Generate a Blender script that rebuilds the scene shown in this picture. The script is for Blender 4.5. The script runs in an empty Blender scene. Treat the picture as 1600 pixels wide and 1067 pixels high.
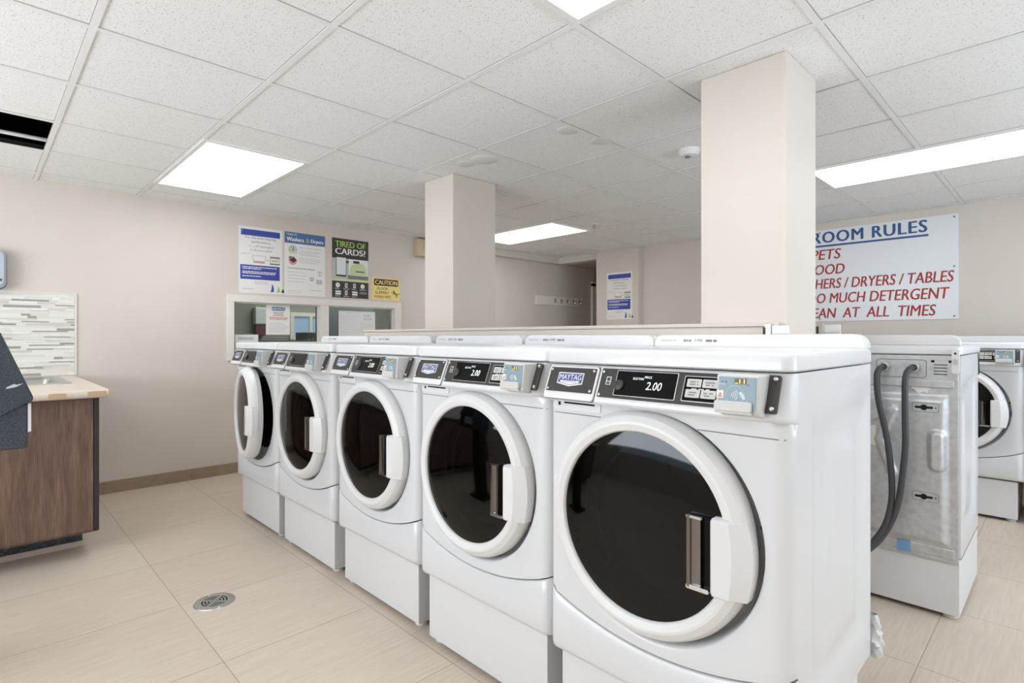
import bpy, bmesh, math, random
from mathutils import Vector, Matrix
random.seed(7)
S = bpy.context.scene
COL = S.collection

# ------------------------------------------------------------------ camera, world, exposure
PHI = math.atan(872 / 855)                     # the camera looks this far to the left of +Y
cam_d = bpy.data.cameras.new('camera')
cam_d.sensor_width = 36.0
cam_d.lens = 855 / 1600 * 36.0
cam_d.shift_y = -6.5 / 1600
cam_d.clip_start = 0.02
cam = bpy.data.objects.new('camera', cam_d)
cam.location = (0, 0, 1.2)
cam.rotation_euler = (math.pi / 2, 0, PHI)
COL.objects.link(cam)
S.camera = cam

S.view_settings.view_transform = 'Standard'
S.view_settings.look = 'None'
S.view_settings.gamma = 1.0
S.view_settings.use_curve_mapping = False
S.view_settings.exposure = 0.32

W = bpy.data.worlds.new('daylight')
S.world = W
W.use_nodes = True
W.node_tree.nodes['Background'].inputs[0].default_value = (0.75, 0.86, 1.0, 1)
W.node_tree.nodes['Background'].inputs[1].default_value = 1.2

PANEL = 4.5                                     # strength of the ceiling light diffusers

def area_light(name, loc, rot, sx, sy, power, col):
    d = bpy.data.lights.new(name, 'AREA')
    d.shape = 'RECTANGLE'; d.size = sx; d.size_y = sy
    d.energy = power; d.color = col
    o = bpy.data.objects.new(name, d)
    o.location = loc; o.rotation_euler = rot
    COL.objects.link(o)
    return o
# inferred daylight from the side, added rear fill, both tilted up to brighten the ceiling
area_light('daylight_side', (2.50, 3.0, 1.35), (0, math.radians(140), 0), 1.3, 3.2, 62, (0.74, 0.87, 1.0))
area_light('fill_rear', (-2.4, -2.62, 1.35), (math.radians(142), 0, 0), 2.8, 1.3, 98, (0.86, 0.93, 1.0))

# ------------------------------------------------------------------ materials
def lin(c):
    c /= 255.0
    return c / 12.92 if c <= 0.04045 else ((c + 0.055) / 1.055) ** 2.4
def rgb(r, g, b):
    return (lin(r), lin(g), lin(b), 1.0)
MATS = {}
def mat(name, col, rough=0.5, metal=0.0, spec=0.5, emit=None, estr=1.0, noise=None, bump=None, coat=0.0):
    m = bpy.data.materials.new(name); m.use_nodes = True
    nt = m.node_tree; b = nt.nodes['Principled BSDF']
    b.inputs['Base Color'].default_value = rgb(*col)
    b.inputs['Roughness'].default_value = rough
    b.inputs['Metallic'].default_value = metal
    b.inputs['Specular IOR Level'].default_value = spec
    b.inputs['Coat Weight'].default_value = coat
    if emit:
        b.inputs['Emission Color'].default_value = rgb(*emit)
        b.inputs['Emission Strength'].default_value = estr
    if noise or bump:
        tc = nt.nodes.new('ShaderNodeTexCoord')
    if noise:                                   # (scale, second colour, detail, (sx, sy, sz), low, high)
        sc, c2, det, st, lo, hi = noise
        mp = nt.nodes.new('ShaderNodeMapping'); mp.inputs['Scale'].default_value = st
        n = nt.nodes.new('ShaderNodeTexNoise'); n.inputs['Scale'].default_value = sc; n.inputs['Detail'].default_value = det
        r = nt.nodes.new('ShaderNodeValToRGB')
        r.color_ramp.elements[0].position = lo; r.color_ramp.elements[0].color = rgb(*col)
        r.color_ramp.elements[1].position = hi; r.color_ramp.elements[1].color = rgb(*c2)
        nt.links.new(tc.outputs['Object'], mp.inputs['Vector']); nt.links.new(mp.outputs['Vector'], n.inputs['Vector'])
        nt.links.new(n.outputs['Fac'], r.inputs['Fac']); nt.links.new(r.outputs['Color'], b.inputs['Base Color'])
    if bump:                                    # (scale, strength)
        n2 = nt.nodes.new('ShaderNodeTexNoise'); n2.inputs['Scale'].default_value = bump[0]; n2.inputs['Detail'].default_value = 4
        bp = nt.nodes.new('ShaderNodeBump'); bp.inputs['Strength'].default_value = bump[1]; bp.inputs['Distance'].default_value = 0.002
        nt.links.new(tc.outputs['Object'], n2.inputs['Vector'])
        nt.links.new(n2.outputs['Fac'], bp.inputs['Height']); nt.links.new(bp.outputs['Normal'], b.inputs['Normal'])
    MATS[name] = m
    return m

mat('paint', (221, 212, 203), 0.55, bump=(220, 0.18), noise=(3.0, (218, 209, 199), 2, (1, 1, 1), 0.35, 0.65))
mat('paint_shaded', (190, 178, 165), 0.6, bump=(220, 0.2))  # wall paint darkened, the alcove's shade put into its colour
mat('white', (222, 223, 225), 0.28, coat=0.25)
mat('white_satin', (226, 227, 228), 0.42)
mat('plastic_white', (228, 228, 228), 0.33)
mat('frame_white', (236, 231, 224), 0.4)
mat('seam', (120, 122, 124), 0.6)
mat('plate_black', (46, 44, 42), 0.42, noise=(900, (66, 63, 60), 2, (1, 1, 1), 0.5, 0.75))
mat('display_black', (7, 6, 7), 0.2, spec=0.15)
mat('led_white', (235, 240, 235), 0.5, emit=(225, 240, 235), estr=0.55)
mat('led_amber', (255, 215, 130), 0.5, emit=(255, 214, 130), estr=1.0)
mat('amber_dark', (120, 100, 62), 0.5)
mat('chrome', (215, 215, 216), 0.12, metal=1.0)
mat('grip_chrome', (126, 123, 120), 0.14, metal=1.0)
mat('steel', (190, 190, 188), 0.3, metal=1.0)
mat('reader_grey', (203, 203, 200), 0.45)
mat('reader_face', (134, 155, 166), 0.4)
mat('reader_line', (200, 214, 220), 0.5)
mat('button_grey', (196, 196, 192), 0.4)
mat('button_green', (205, 214, 180), 0.4)
mat('ink_grey', (128, 128, 128), 0.6)
mat('ink_dark', (60, 58, 58), 0.6)
mat('ink_light', (190, 190, 190), 0.6)
mat('logo_blue', (72, 84, 140), 0.5)
mat('logo_white', (226, 226, 232), 0.5)
mat('tag_orange', (214, 160, 130), 0.5)
mat('paper', (240, 239, 236), 0.6)
mat('poster_blue', (62, 78, 168), 0.5)
mat('poster_steel', (84, 116, 166), 0.5)
mat('poster_green', (170, 205, 100), 0.5)
mat('pale_green', (206, 222, 170), 0.5)
mat('poster_dark', (62, 57, 54), 0.5)
mat('poster_mid', (196, 196, 194), 0.5)
mat('navy_ink', (52, 62, 110), 0.5)
mat('sky_ink', (120, 165, 200), 0.5)
mat('red_ink', (196, 52, 48), 0.5)
mat('soft_red', (222, 150, 140), 0.5)
mat('sign_red', (168, 44, 44), 0.5)
mat('sign_blue', (48, 86, 142), 0.5)
mat('sign_white', (232, 234, 236), 0.3)
mat('caution_yellow', (250, 224, 145), 0.5)
mat('caution_black', (58, 44, 26), 0.5)
mat('rubber', (22, 22, 24), 0.5)
mat('hose', (64, 66, 70), 0.42)
mat('navy_wire', (36, 44, 92), 0.45)
mat('galvanised', (208, 210, 212), 0.42, metal=0.55, noise=(40, (192, 194, 197), 3, (1, 1, 1), 0.4, 0.7))
mat('drum', (120, 122, 126), 0.35, metal=0.9)
mat('hole', (10, 10, 10), 0.8)
mat('tape_blue', (120, 168, 214), 0.5)
mat('speck', (44, 50, 60), 0.5, noise=(420, (86, 94, 106), 3, (1, 1, 1), 0.45, 0.72))
mat('scratch', (196, 204, 212), 0.5)
mat('counter', (226, 213, 200), 0.4, noise=(240, (212, 197, 182), 3, (1, 1, 1), 0.4, 0.7))
mat('counter_worn', (200, 172, 138), 0.5)
mat('toe_dark', (56, 62, 68), 0.5, noise=(60, (84, 90, 96), 3, (1, 1, 1), 0.45, 0.65))
mat('beige_plastic', (206, 190, 160), 0.45)
mat('smoke_plastic', (186, 196, 206), 0.15)
mat('rim_grey', (104, 106, 112), 0.25, metal=0.6)
mat('mirror_plastic', (222, 224, 226), 0.25)
mat('office_wall', (150, 151, 142), 0.7)
mat('office_blue', (176, 190, 206), 0.7)
mat('office_desk', (112, 114, 110), 0.6)
mat('office_pane', (150, 175, 205), 0.2, emit=(150, 175, 205), estr=0.35)
mat('maroon', (104, 52, 66), 0.5)
mat('office_dark', (58, 60, 56), 0.5)
mat('denim', (44, 52, 72), 0.9, bump=(90, 0.5))
mat('tile_joint', (120, 108, 96), 0.8)
mat('skirting', (168, 148, 128), 0.5, noise=(40, (150, 130, 110), 4, (0.3, 0.3, 4), 0.35, 0.7))
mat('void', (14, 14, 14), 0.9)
mat('tee', (238, 238, 237), 0.5)
mat('tee_shadow', (150, 150, 148), 0.8)  # grey strip beside each tee, its shadow gap painted in
mat('disc_white', (230, 230, 228), 0.6)
for i, c in enumerate([(236, 234, 228), (226, 224, 218), (214, 210, 202), (166, 160, 152), (232, 226, 214), (240, 240, 236)]):
    mat('mosaic_%d' % i, c, 0.3)
mat('grout', (224, 221, 214), 0.7)

def emission(name, strength, col=(1, 1, 1)):
    m = bpy.data.materials.new(name); m.use_nodes = True
    nt = m.node_tree; nt.nodes.clear()
    e = nt.nodes.new('ShaderNodeEmission'); e.inputs[0].default_value = (*col, 1); e.inputs[1].default_value = strength
    o = nt.nodes.new('ShaderNodeOutputMaterial'); nt.links.new(e.outputs[0], o.inputs[0])
    MATS[name] = m
emission('diffuser', PANEL, (0.975, 0.99, 1.0))

def glass(name, tint, gloss_rough=0.02, ior=1.45):
    m = bpy.data.materials.new(name); m.use_nodes = True
    nt = m.node_tree; nt.nodes.clear()
    t = nt.nodes.new('ShaderNodeBsdfTransparent'); t.inputs[0].default_value = (*tint, 1)
    g = nt.nodes.new('ShaderNodeBsdfGlossy'); g.inputs['Roughness'].default_value = gloss_rough
    f = nt.nodes.new('ShaderNodeFresnel'); f.inputs[0].default_value = ior
    x = nt.nodes.new('ShaderNodeMixShader'); o = nt.nodes.new('ShaderNodeOutputMaterial')
    nt.links.new(f.outputs[0], x.inputs[0]); nt.links.new(t.outputs[0], x.inputs[1]); nt.links.new(g.outputs[0], x.inputs[2])
    nt.links.new(x.outputs[0], o.inputs[0])
    MATS[name] = m
glass('door_glass', (0.03, 0.028, 0.026), 0.05, 1.42)
glass('office_glass', (0.80, 0.84, 0.82), 0.0)

def ceiling_mat():
    m = bpy.data.materials.new('ceiling_tile'); m.use_nodes = True
    nt = m.node_tree; b = nt.nodes['Principled BSDF']; L = nt.links.new
    tc = nt.nodes.new('ShaderNodeTexCoord')
    n = nt.nodes.new('ShaderNodeTexNoise'); n.inputs['Scale'].default_value = 150; n.inputs['Detail'].default_value = 3; n.inputs['Roughness'].default_value = 0.7
    r = nt.nodes.new('ShaderNodeValToRGB')
    r.color_ramp.elements[0].position = 0.335; r.color_ramp.elements[0].color = rgb(165, 165, 163)
    r.color_ramp.elements[1].position = 0.40; r.color_ramp.elements[1].color = rgb(244, 244, 243)
    n2 = nt.nodes.new('ShaderNodeTexNoise'); n2.inputs['Scale'].default_value = 260; n2.inputs['Detail'].default_value = 2
    bp = nt.nodes.new('ShaderNodeBump'); bp.inputs['Strength'].default_value = 0.5; bp.inputs['Distance'].default_value = 0.002
    L(tc.outputs['Object'], n.inputs['Vector']); L(tc.outputs['Object'], n2.inputs['Vector'])
    L(n.outputs['Fac'], r.inputs['Fac']); L(r.outputs['Color'], b.inputs['Base Color'])
    L(n2.outputs['Fac'], bp.inputs['Height']); L(bp.outputs['Normal'], b.inputs['Normal'])
    b.inputs['Roughness'].default_value = 0.9
    MATS['ceiling_tile'] = m
ceiling_mat()

def floor_mat():
    m = bpy.data.materials.new('floor_tile'); m.use_nodes = True
    nt = m.node_tree; b = nt.nodes['Principled BSDF']; L = nt.links.new
    tc = nt.nodes.new('ShaderNodeTexCoord')
    mp = nt.nodes.new('ShaderNodeMapping'); mp.inputs['Location'].default_value = (2.19 + 6.0, -0.655 + 6.0, 0)
    br = nt.nodes.new('ShaderNodeTexBrick'); br.offset = 0.0; br.squash = 1.0
    br.inputs['Scale'].default_value = 1.0; br.inputs['Brick Width'].default_value = 0.6; br.inputs['Row Height'].default_value = 0.6
    br.inputs['Mortar Size'].default_value = 0.0018; br.inputs['Mortar Smooth'].default_value = 0.1
    br.inputs['Color1'].default_value = rgb(220, 206, 190); br.inputs['Color2'].default_value = rgb(215, 200, 184); br.inputs['Mortar'].default_value = rgb(168, 153, 138)
    mp2 = nt.nodes.new('ShaderNodeMapping'); mp2.inputs['Scale'].default_value = (26, 1.6, 1)
    n = nt.nodes.new('ShaderNodeTexNoise'); n.inputs['Scale'].default_value = 3.0; n.inputs['Detail'].default_value = 6; n.inputs['Roughness'].default_value = 0.65
    r = nt.nodes.new('ShaderNodeValToRGB')
    r.color_ramp.elements[0].position = 0.3; r.color_ramp.elements[0].color = (0.86, 0.85, 0.84, 1)
    r.color_ramp.elements[1].position = 0.7; r.color_ramp.elements[1].color = (1, 1, 1, 1)
    mx = nt.nodes.new('ShaderNodeMixRGB'); mx.blend_type = 'MULTIPLY'; mx.inputs[0].default_value = 1.0
    L(tc.outputs['Object'], mp.inputs['Vector']); L(mp.outputs['Vector'], br.inputs['Vector'])
    L(tc.outputs['Object'], mp2.inputs['Vector']); L(mp2.outputs['Vector'], n.inputs['Vector']); L(n.outputs['Fac'], r.inputs['Fac'])
    L(br.outputs['Color'], mx.inputs[1]); L(r.outputs['Color'], mx.inputs[2]); L(mx.outputs['Color'], b.inputs['Base Color'])
    b.inputs['Roughness'].default_value = 0.42
    MATS['floor_tile'] = m
floor_mat()

def wood_mat():
    m = bpy.data.materials.new('dark_wood'); m.use_nodes = True
    nt = m.node_tree; b = nt.nodes['Principled BSDF']; L = nt.links.new
    tc = nt.nodes.new('ShaderNodeTexCoord')
    mp = nt.nodes.new('ShaderNodeMapping'); mp.inputs['Scale'].default_value = (1, 9, 0.7)
    n = nt.nodes.new('ShaderNodeTexNoise'); n.inputs['Scale'].default_value = 2.2; n.inputs['Detail'].default_value = 7; n.inputs['Roughness'].default_value = 0.7; n.inputs['Distortion'].default_value = 0.6
    r = nt.nodes.new('ShaderNodeValToRGB')
    r.color_ramp.elements[0].position = 0.30; r.color_ramp.elements[0].color = rgb(84, 64, 55)
    r.color_ramp.elements[1].position = 0.72; r.color_ramp.elements[1].color = rgb(152, 122, 107)
    mp3 = nt.nodes.new('ShaderNodeMapping'); mp3.inputs['Scale'].default_value = (1, 90, 2)
    n3 = nt.nodes.new('ShaderNodeTexNoise'); n3.inputs['Scale'].default_value = 4; n3.inputs['Detail'].default_value = 3
    r3 = nt.nodes.new('ShaderNodeValToRGB'); r3.color_ramp.elements[0].position = 0.35; r3.color_ramp.elements[0].color = (0.60, 0.58, 0.58, 1); r3.color_ramp.elements[1].position = 0.6; r3.color_ramp.elements[1].color = (1, 1, 1, 1)
    mx = nt.nodes.new('ShaderNodeMixRGB'); mx.blend_type = 'MULTIPLY'; mx.inputs[0].default_value = 1.0
    L(tc.outputs['Object'], mp.inputs['Vector']); L(mp.outputs['Vector'], n.inputs['Vector']); L(n.outputs['Fac'], r.inputs['Fac'])
    L(tc.outputs['Object'], mp3.inputs['Vector']); L(mp3.outputs['Vector'], n3.inputs['Vector']); L(n3.outputs['Fac'], r3.inputs['Fac'])
    L(r.outputs['Color'], mx.inputs[1]); L(r3.outputs['Color'], mx.inputs[2]); L(mx.outputs['Color'], b.inputs['Base Color'])
    b.inputs['Roughness'].default_value = 0.45
    MATS['dark_wood'] = m
wood_mat()

# ------------------------------------------------------------------ mesh helpers
class PL:
    """a plane: origin, right, up; the normal points at whoever looks at it"""
    def __init__(s, o, r, u):
        s.o = Vector(o); s.r = Vector(r).normalized(); s.u = Vector(u).normalized(); s.n = s.r.cross(s.u)
    def __call__(s, x, y, d=0.0):
        return s.o + s.r * x + s.u * y + s.n * d

_text_cache = {}
def text_mesh(s, shear=0.0, bold=0.0, spacing=1.0):
    key = (s, shear, bold, spacing)
    if key not in _text_cache:
        c = bpy.data.curves.new('lettering_source', 'FONT'); c.body = s; c.shear = shear; c.offset = bold; c.space_character = spacing
        c.resolution_u = 3
        o = bpy.data.objects.new('lettering_source', c); COL.objects.link(o)
        dg = bpy.context.evaluated_depsgraph_get(); dg.update()
        me = bpy.data.meshes.new_from_object(o.evaluated_get(dg))
        vs = [(v.co.x, v.co.y) for v in me.vertices]; fs = [tuple(p.vertices) for p in me.polygons]
        bpy.data.objects.remove(o); bpy.data.curves.remove(c); bpy.data.meshes.remove(me)
        x0 = min(v[0] for v in vs); x1 = max(v[0] for v in vs); y0 = min(v[1] for v in vs); y1 = max(v[1] for v in vs)
        _text_cache[key] = ([((x - x0) / (x1 - x0), (y - y0) / (y1 - y0)) for x, y in vs], fs, (x1 - x0) / (y1 - y0))
    return _text_cache[key]

class MB:
    def __init__(s): s.v = []; s.f = []; s.m = []; s.names = []
    def mi(s, m):
        if m not in s.names: s.names.append(m)
        return s.names.index(m)
    def face(s, pts, m):
        b = len(s.v); s.v += [Vector(p) for p in pts]; s.f.append(tuple(range(b, b + len(pts)))); s.m.append(s.mi(m))
    def add(s, vs, fs, m):
        b = len(s.v); s.v += [Vector(p) for p in vs]; k = s.mi(m)
        for f in fs: s.f.append(tuple(b + i for i in f)); s.m.append(k)
    def box(s, x0, x1, y0, y1, z0, z1, m):
        vs = [(x, y, z) for z in (z0, z1) for y in (y0, y1) for x in (x0, x1)]
        s.add(vs, [(0, 2, 3, 1), (4, 5, 7, 6), (0, 1, 5, 4), (2, 6, 7, 3), (0, 4, 6, 2), (1, 3, 7, 5)], m)
    def rect(s, P, x0, x1, y0, y1, d, m):
        s.face([P(x0, y0, d), P(x1, y0, d), P(x1, y1, d), P(x0, y1, d)], m)
    def poly(s, P, pts, d, m):
        s.face([P(x, y, d) for x, y in pts], m)
    def slab(s, P, pts, d0, d1, m, back=True):
        n = len(pts)
        vs = [P(x, y, d0) for x, y in pts] + [P(x, y, d1) for x, y in pts]
        fs = [tuple(range(n, 2 * n))] + [(i, (i + 1) % n, n + (i + 1) % n, n + i) for i in range(n)]
        if back: fs.append(tuple(range(n - 1, -1, -1)))
        s.add(vs, fs, m)
    def rslab(s, P, x0, x1, y0, y1, d0, d1, m, r=0.0, n=4):
        s.slab(P, rr(x0, x1, y0, y1, r, n), d0, d1, m)
    def ring(s, P, cx, cy, r0, r1, d, m, n=28, a0=0, a1=2 * math.pi):
        full = abs(a1 - a0 - 2 * math.pi) < 1e-6
        k = n if full else n + 1
        A = [a0 + (a1 - a0) * i / n for i in range(k)]
        vs = [P(cx + r0 * math.cos(a), cy + r0 * math.sin(a), d) for a in A] + [P(cx + r1 * math.cos(a), cy + r1 * math.sin(a), d) for a in A]
        s.add(vs, [(i, k + i, k + (i + 1) % k, (i + 1) % k) for i in range(n)], m)
    def disc(s, P, cx, cy, r, d, m, n=20):
        s.poly(P, [(cx + r * math.cos(2 * math.pi * i / n), cy + r * math.sin(2 * math.pi * i / n)) for i in range(n)], d, m)
    def lathe(s, P, cx, cy, prof, m, n=32, cap0=False, cap1=False, rev=False):
        """prof: (radius, height along the plane's normal)"""
        k = len(prof)
        vs = [P(cx + r * math.cos(2 * math.pi * i / n), cy + r * math.sin(2 * math.pi * i / n), d) for r, d in prof for i in range(n)]
        fs = [(j * n + i, j * n + (i + 1) % n, (j + 1) * n + (i + 1) % n, (j + 1) * n + i) for j in range(k - 1) for i in range(n)]
        if cap0: fs.append(tuple(range(n - 1, -1, -1)))
        if cap1: fs.append(tuple(range((k - 1) * n, k * n)))
        if rev: fs = [f[::-1] for f in fs]
        s.add(vs, fs, m)
    def tube(s, pts, r, m, n=10, cap=True):
        pts = [Vector(p) for p in pts]; k = len(pts); vs = []
        up = Vector((0.31, 0.17, 0.93))
        for i, p in enumerate(pts):
            t = (pts[min(i + 1, k - 1)] - pts[max(i - 1, 0)]).normalized()
            a = t.cross(up).normalized(); b = t.cross(a)
            rad = r[i] if isinstance(r, (list, tuple)) else r
            vs += [p + (a * math.cos(2 * math.pi * j / n) + b * math.sin(2 * math.pi * j / n)) * rad for j in range(n)]
        fs = [(i * n + j, i * n + (j + 1) % n, (i + 1) * n + (j + 1) % n, (i + 1) * n + j) for i in range(k - 1) for j in range(n)]
        if cap: fs += [tuple(range(n - 1, -1, -1)), tuple(range((k - 1) * n, k * n))]
        s.add(vs, fs, m)
    def grid(s, fn, us, vs_, m, flip=False):
        nu, nv = len(us), len(vs_)
        vs = [fn(u, v) for v in vs_ for u in us]
        fs = [(j * nu + i, j * nu + i + 1, (j + 1) * nu + i + 1, (j + 1) * nu + i) for j in range(nv - 1) for i in range(nu - 1)]
        if flip: fs = [f[::-1] for f in fs]
        s.add(vs, fs, m)
    def text(s, P, st, x, y, h, m, d=0.001, w=None, align='L', shear=0.0, bold=0.0, spacing=1.0):
        vs, fs, asp = text_mesh(st, shear, 0.0, spacing)
        if w is None: w = h * asp
        if align == 'R': x -= w
        if align == 'C': x -= w / 2
        k = int(bold > 0) + int(bold > 0.015)
        for q in range(-k, k + 1): s.add([P(x + a * w + q * h * 0.022, y + b * h, d + 0.00012 * (q + k)) for a, b in vs], fs, m)
    def build(s, name, parent=None, bevel=0.0, seg=2, smooth=True, loc=None, angle=38, merge=True):
        me = bpy.data.meshes.new(name)
        off = Vector(loc) if loc else Vector((0, 0, 0))
        me.from_pydata([tuple(p - off) for p in s.v], [], s.f)
        for n in s.names: me.materials.append(MATS[n])
        for p, k in zip(me.polygons, s.m): p.material_index = k
        bm = bmesh.new(); bm.from_mesh(me)
        if merge: bmesh.ops.remove_doubles(bm, verts=bm.verts, dist=1e-6)
        bm.to_mesh(me); bm.free()
        if smooth:
            for p in me.polygons: p.use_smooth = True
            me.set_sharp_from_angle(angle=math.radians(angle))
        o = bpy.data.objects.new(name, me); COL.objects.link(o)
        o.location = off
        if parent: o.parent = parent
        if bevel:
            b = o.modifiers.new('bevel', 'BEVEL'); b.width = bevel; b.segments = seg; b.limit_method = 'ANGLE'; b.angle_limit = math.radians(40); b.harden_normals = True
        return o

def rr(x0, x1, y0, y1, r=0.0, n=4):
    if r <= 0: return [(x0, y0), (x1, y0), (x1, y1), (x0, y1)]
    out = []
    for cx, cy, a in ((x1 - r, y0 + r, -90), (x1 - r, y1 - r, 0), (x0 + r, y1 - r, 90), (x0 + r, y0 + r, 180)):
        for i in range(n + 1):
            t = math.radians(a + 90 * i / n); out.append((cx + r * math.cos(t), cy + r * math.sin(t)))
    return out
def tag(o, label, cat, group=None, kind=None):
    o['label'] = label; o['category'] = cat
    if group: o['group'] = group
    if kind: o['kind'] = kind
    return o
def empty(name, loc, label, cat, group=None, rz=0.0):
    o = bpy.data.objects.new(name, None); COL.objects.link(o)
    o.location = loc; o.rotation_euler = (0, 0, rz); o.empty_display_size = 0.1
    return tag(o, label, cat, group)
def struct(o):
    o['kind'] = 'structure'; return o
def copy_tree(o, parent=None):
    c = o.copy(); COL.objects.link(c); c.parent = parent
    for ch in list(o.children): copy_tree(ch, c)
    return c
def box_obj(name, x0, x1, y0, y1, z0, z1, m, parent=None, bevel=0.0):
    b = MB(); b.box(x0, x1, y0, y1, z0, z1, m); return b.build(name, parent, bevel)

# ------------------------------------------------------------------ room shell
XL, XR, YF, YB, ZC = -5.18, 2.60, -2.70, 5.955, 2.325
struct(box_obj('floor', XL - 0.12, XR, YF, 8.1, -0.06, 0.0, 'floor_tile'))

def wall_with_hole(name, plane, x0, x1, y0, y1, hole, thick, m):
    b = MB()
    hx0, hx1, hy0, hy1 = hole
    for a in ((x0, hx0, y0, y1), (hx1, x1, y0, y1), (hx0, hx1, y0, hy0), (hx0, hx1, hy1, y1)):
        b.rslab(plane, *a, -thick, 0, m)
    return struct(b.build(name, merge=False, smooth=False))
LW = PL((XL, 0, 0), (0, 1, 0), (0, 0, 1))       # left wall: x = world Y, y = world Z
BW = PL((0, YB, 0), (1, 0, 0), (0, 0, 1))       # back wall: x = world X, y = world Z
RW = PL((XR, 0, 0), (0, -1, 0), (0, 0, 1))
FW = PL((0, YF, 0), (-1, 0, 0), (0, 0, 1))
wall_with_hole('wall_left', LW, YF, 6.86, 0, ZC + 0.4, (1.60, 3.335, 1.02, 1.555), 0.12, 'paint')
b = MB(); b.rslab(LW, 6.86, 7.70, 2.03, ZC + 0.4, -0.12, 0, 'paint_shaded'); b.rslab(LW, 7.70, 8.1, 0, ZC + 0.4, -0.12, 0, 'paint_shaded'); struct(b.build('wall_left_alcove', smooth=False))
b = MB(); b.rslab(BW, -4.39, XR + 0.1, 0, ZC + 0.4, -0.12, 0, 'paint'); b.rslab(BW, XL, -4.39, 2.24, ZC + 0.4, -0.12, 0.04, 'paint')
struct(b.build('wall_back', smooth=False))
struct(box_obj('wall_alcove_side', -4.39, -4.27, YB + 0.12, 8.1, 0, ZC + 0.4, 'paint_shaded'))
struct(box_obj('wall_alcove_end', XL, -4.39, 7.98, 8.1, 0, ZC + 0.4, 'paint_shaded'))
struct(box_obj('ceiling_alcove', XL, -4.39, YB + 0.12, 7.98, 2.25, 2.3, 'paint_shaded'))
wall_with_hole('wall_right', RW, -YB - 0.12, -YF, 0, ZC + 0.4, (-4.6, -1.4, 0.75, 2.0), 0.12, 'paint')
wall_with_hole('wall_front', FW, -XR, -XL + 0.12, 0, ZC + 0.4, (1.0, 3.8, 0.75, 2.0), 0.12, 'paint')
# soffit along the far end of the left wall and the pilaster beside the alcove
struct(box_obj('trim_soffit', XL, -5.075, 4.0, YB - 0.04, 2.24, ZC, 'paint', bevel=0.004))
struct(box_obj('wall_pilaster', -4.388, -3.745, 5.86, YB, 0, ZC, 'paint', bevel=0.006))
# columns and the half wall that runs behind the front row
struct(box_obj('column_inner', -3.285, -2.957, 2.333, 2.730, 0, ZC, 'paint', bevel=0.006))
struct(box_obj('column_outer', -1.132, -0.778, 2.265, 2.625, 0, ZC, 'paint', bevel=0.006))
b = MB(); b.box(-3.83, -0.805, 2.15, 2.262, 0, 1.241, 'paint'); b.box(-3.835, -0.802, 2.143, 2.264, 1.241, 1.257, 'paint')
struct(b.build('wall_half', bevel=0.003))

# skirting tiles on the left wall, one long run with its joints
b = MB()
ys = [-2.7, -1.2, -0.6, 0.0, 0.6, 0.70, 1.30, 1.9, 2.5, 3.1, 3.7, 4.3, 4.9, 5.5, 6.1, 6.78]
for a, c in zip(ys, ys[1:]):
    b.rslab(LW, a + 0.0012, c - 0.0012, 0, 0.093, 0, 0.011, 'skirting')
b.rslab(LW, -2.7, 6.78, 0, 0.088, 0, 0.008, 'tile_joint')
struct(b.build('baseboard_left', merge=False))
b = MB(); b.rslab(BW, -3.74, XR, 0, 0.093, 0, 0.011, 'skirting'); struct(b.build('baseboard_back'))

# suspended ceiling
GX = [-0.63 - 0.616 * k for k in range(-6, 9)][::-1]
GY = [0.92 + 0.615 * k for k in range(-7, 10)]
LIGHTS = [(-4.65, -3.425, 0.92, 1.535), (-4.745, -3.52, 3.995, 4.61), (-1.255, -0.03, 3.995, 4.61), (-1.235, -0.01, 0.92, 1.535),
          (-4.65, -3.425, -1.54, -0.925), (-1.235, -0.01, -1.54, -0.925), (1.23, 2.455, 0.92, 1.535), (1.23, 2.455, 3.995, 4.61)]
HOLE = (-4.326, -3.71, -0.31, 0.305)
b = MB()
cx = [XL] + [g for g in GX if XL < g < XR] + [XR]
cy = [YF] + [g for g in GY if YF < g < YB] + [YB]
for xa, xb in zip(cx, cx[1:]):
    for ya, yb in zip(cy, cy[1:]):
        mx, my = (xa + xb) / 2, (ya + yb) / 2
        if HOLE[0] < mx < HOLE[1] and HOLE[2] < my < HOLE[3]: continue
        b.face([(xa, ya, ZC), (xa, yb, ZC), (xb, yb, ZC), (xb, ya, ZC)], 'ceiling_tile')
struct(b.build('ceiling', smooth=False))
b = MB()                                         # the tee grid
def tee(x0, x1, y0, y1):
    b.box(x0, x1, y0, y1, ZC - 0.0045, ZC + 0.001, 'tee')
for y in GY:
    if YF < y < YB: tee(XL, XR, y - 0.012, y + 0.012); b.box(XL, XR, y - 0.0145, y - 0.012, ZC - 0.0012, ZC + 0.0005, 'tee_shadow')
for x in GX:
    if not XL < x < XR: continue
    for ya, yb in zip(cy, cy[1:]):
        my = (ya + yb) / 2
        if any(l[0] < x < l[1] and l[2] < my < l[3] for l in LIGHTS): continue
        tee(x - 0.012, x + 0.012, ya + 0.012, yb - 0.012)
        b.box(x + 0.012, x + 0.0145, ya + 0.012, yb - 0.012, ZC - 0.0012, ZC + 0.0005, 'tee_shadow')
struct(b.build('ceiling_grid', smooth=False, merge=False))
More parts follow.
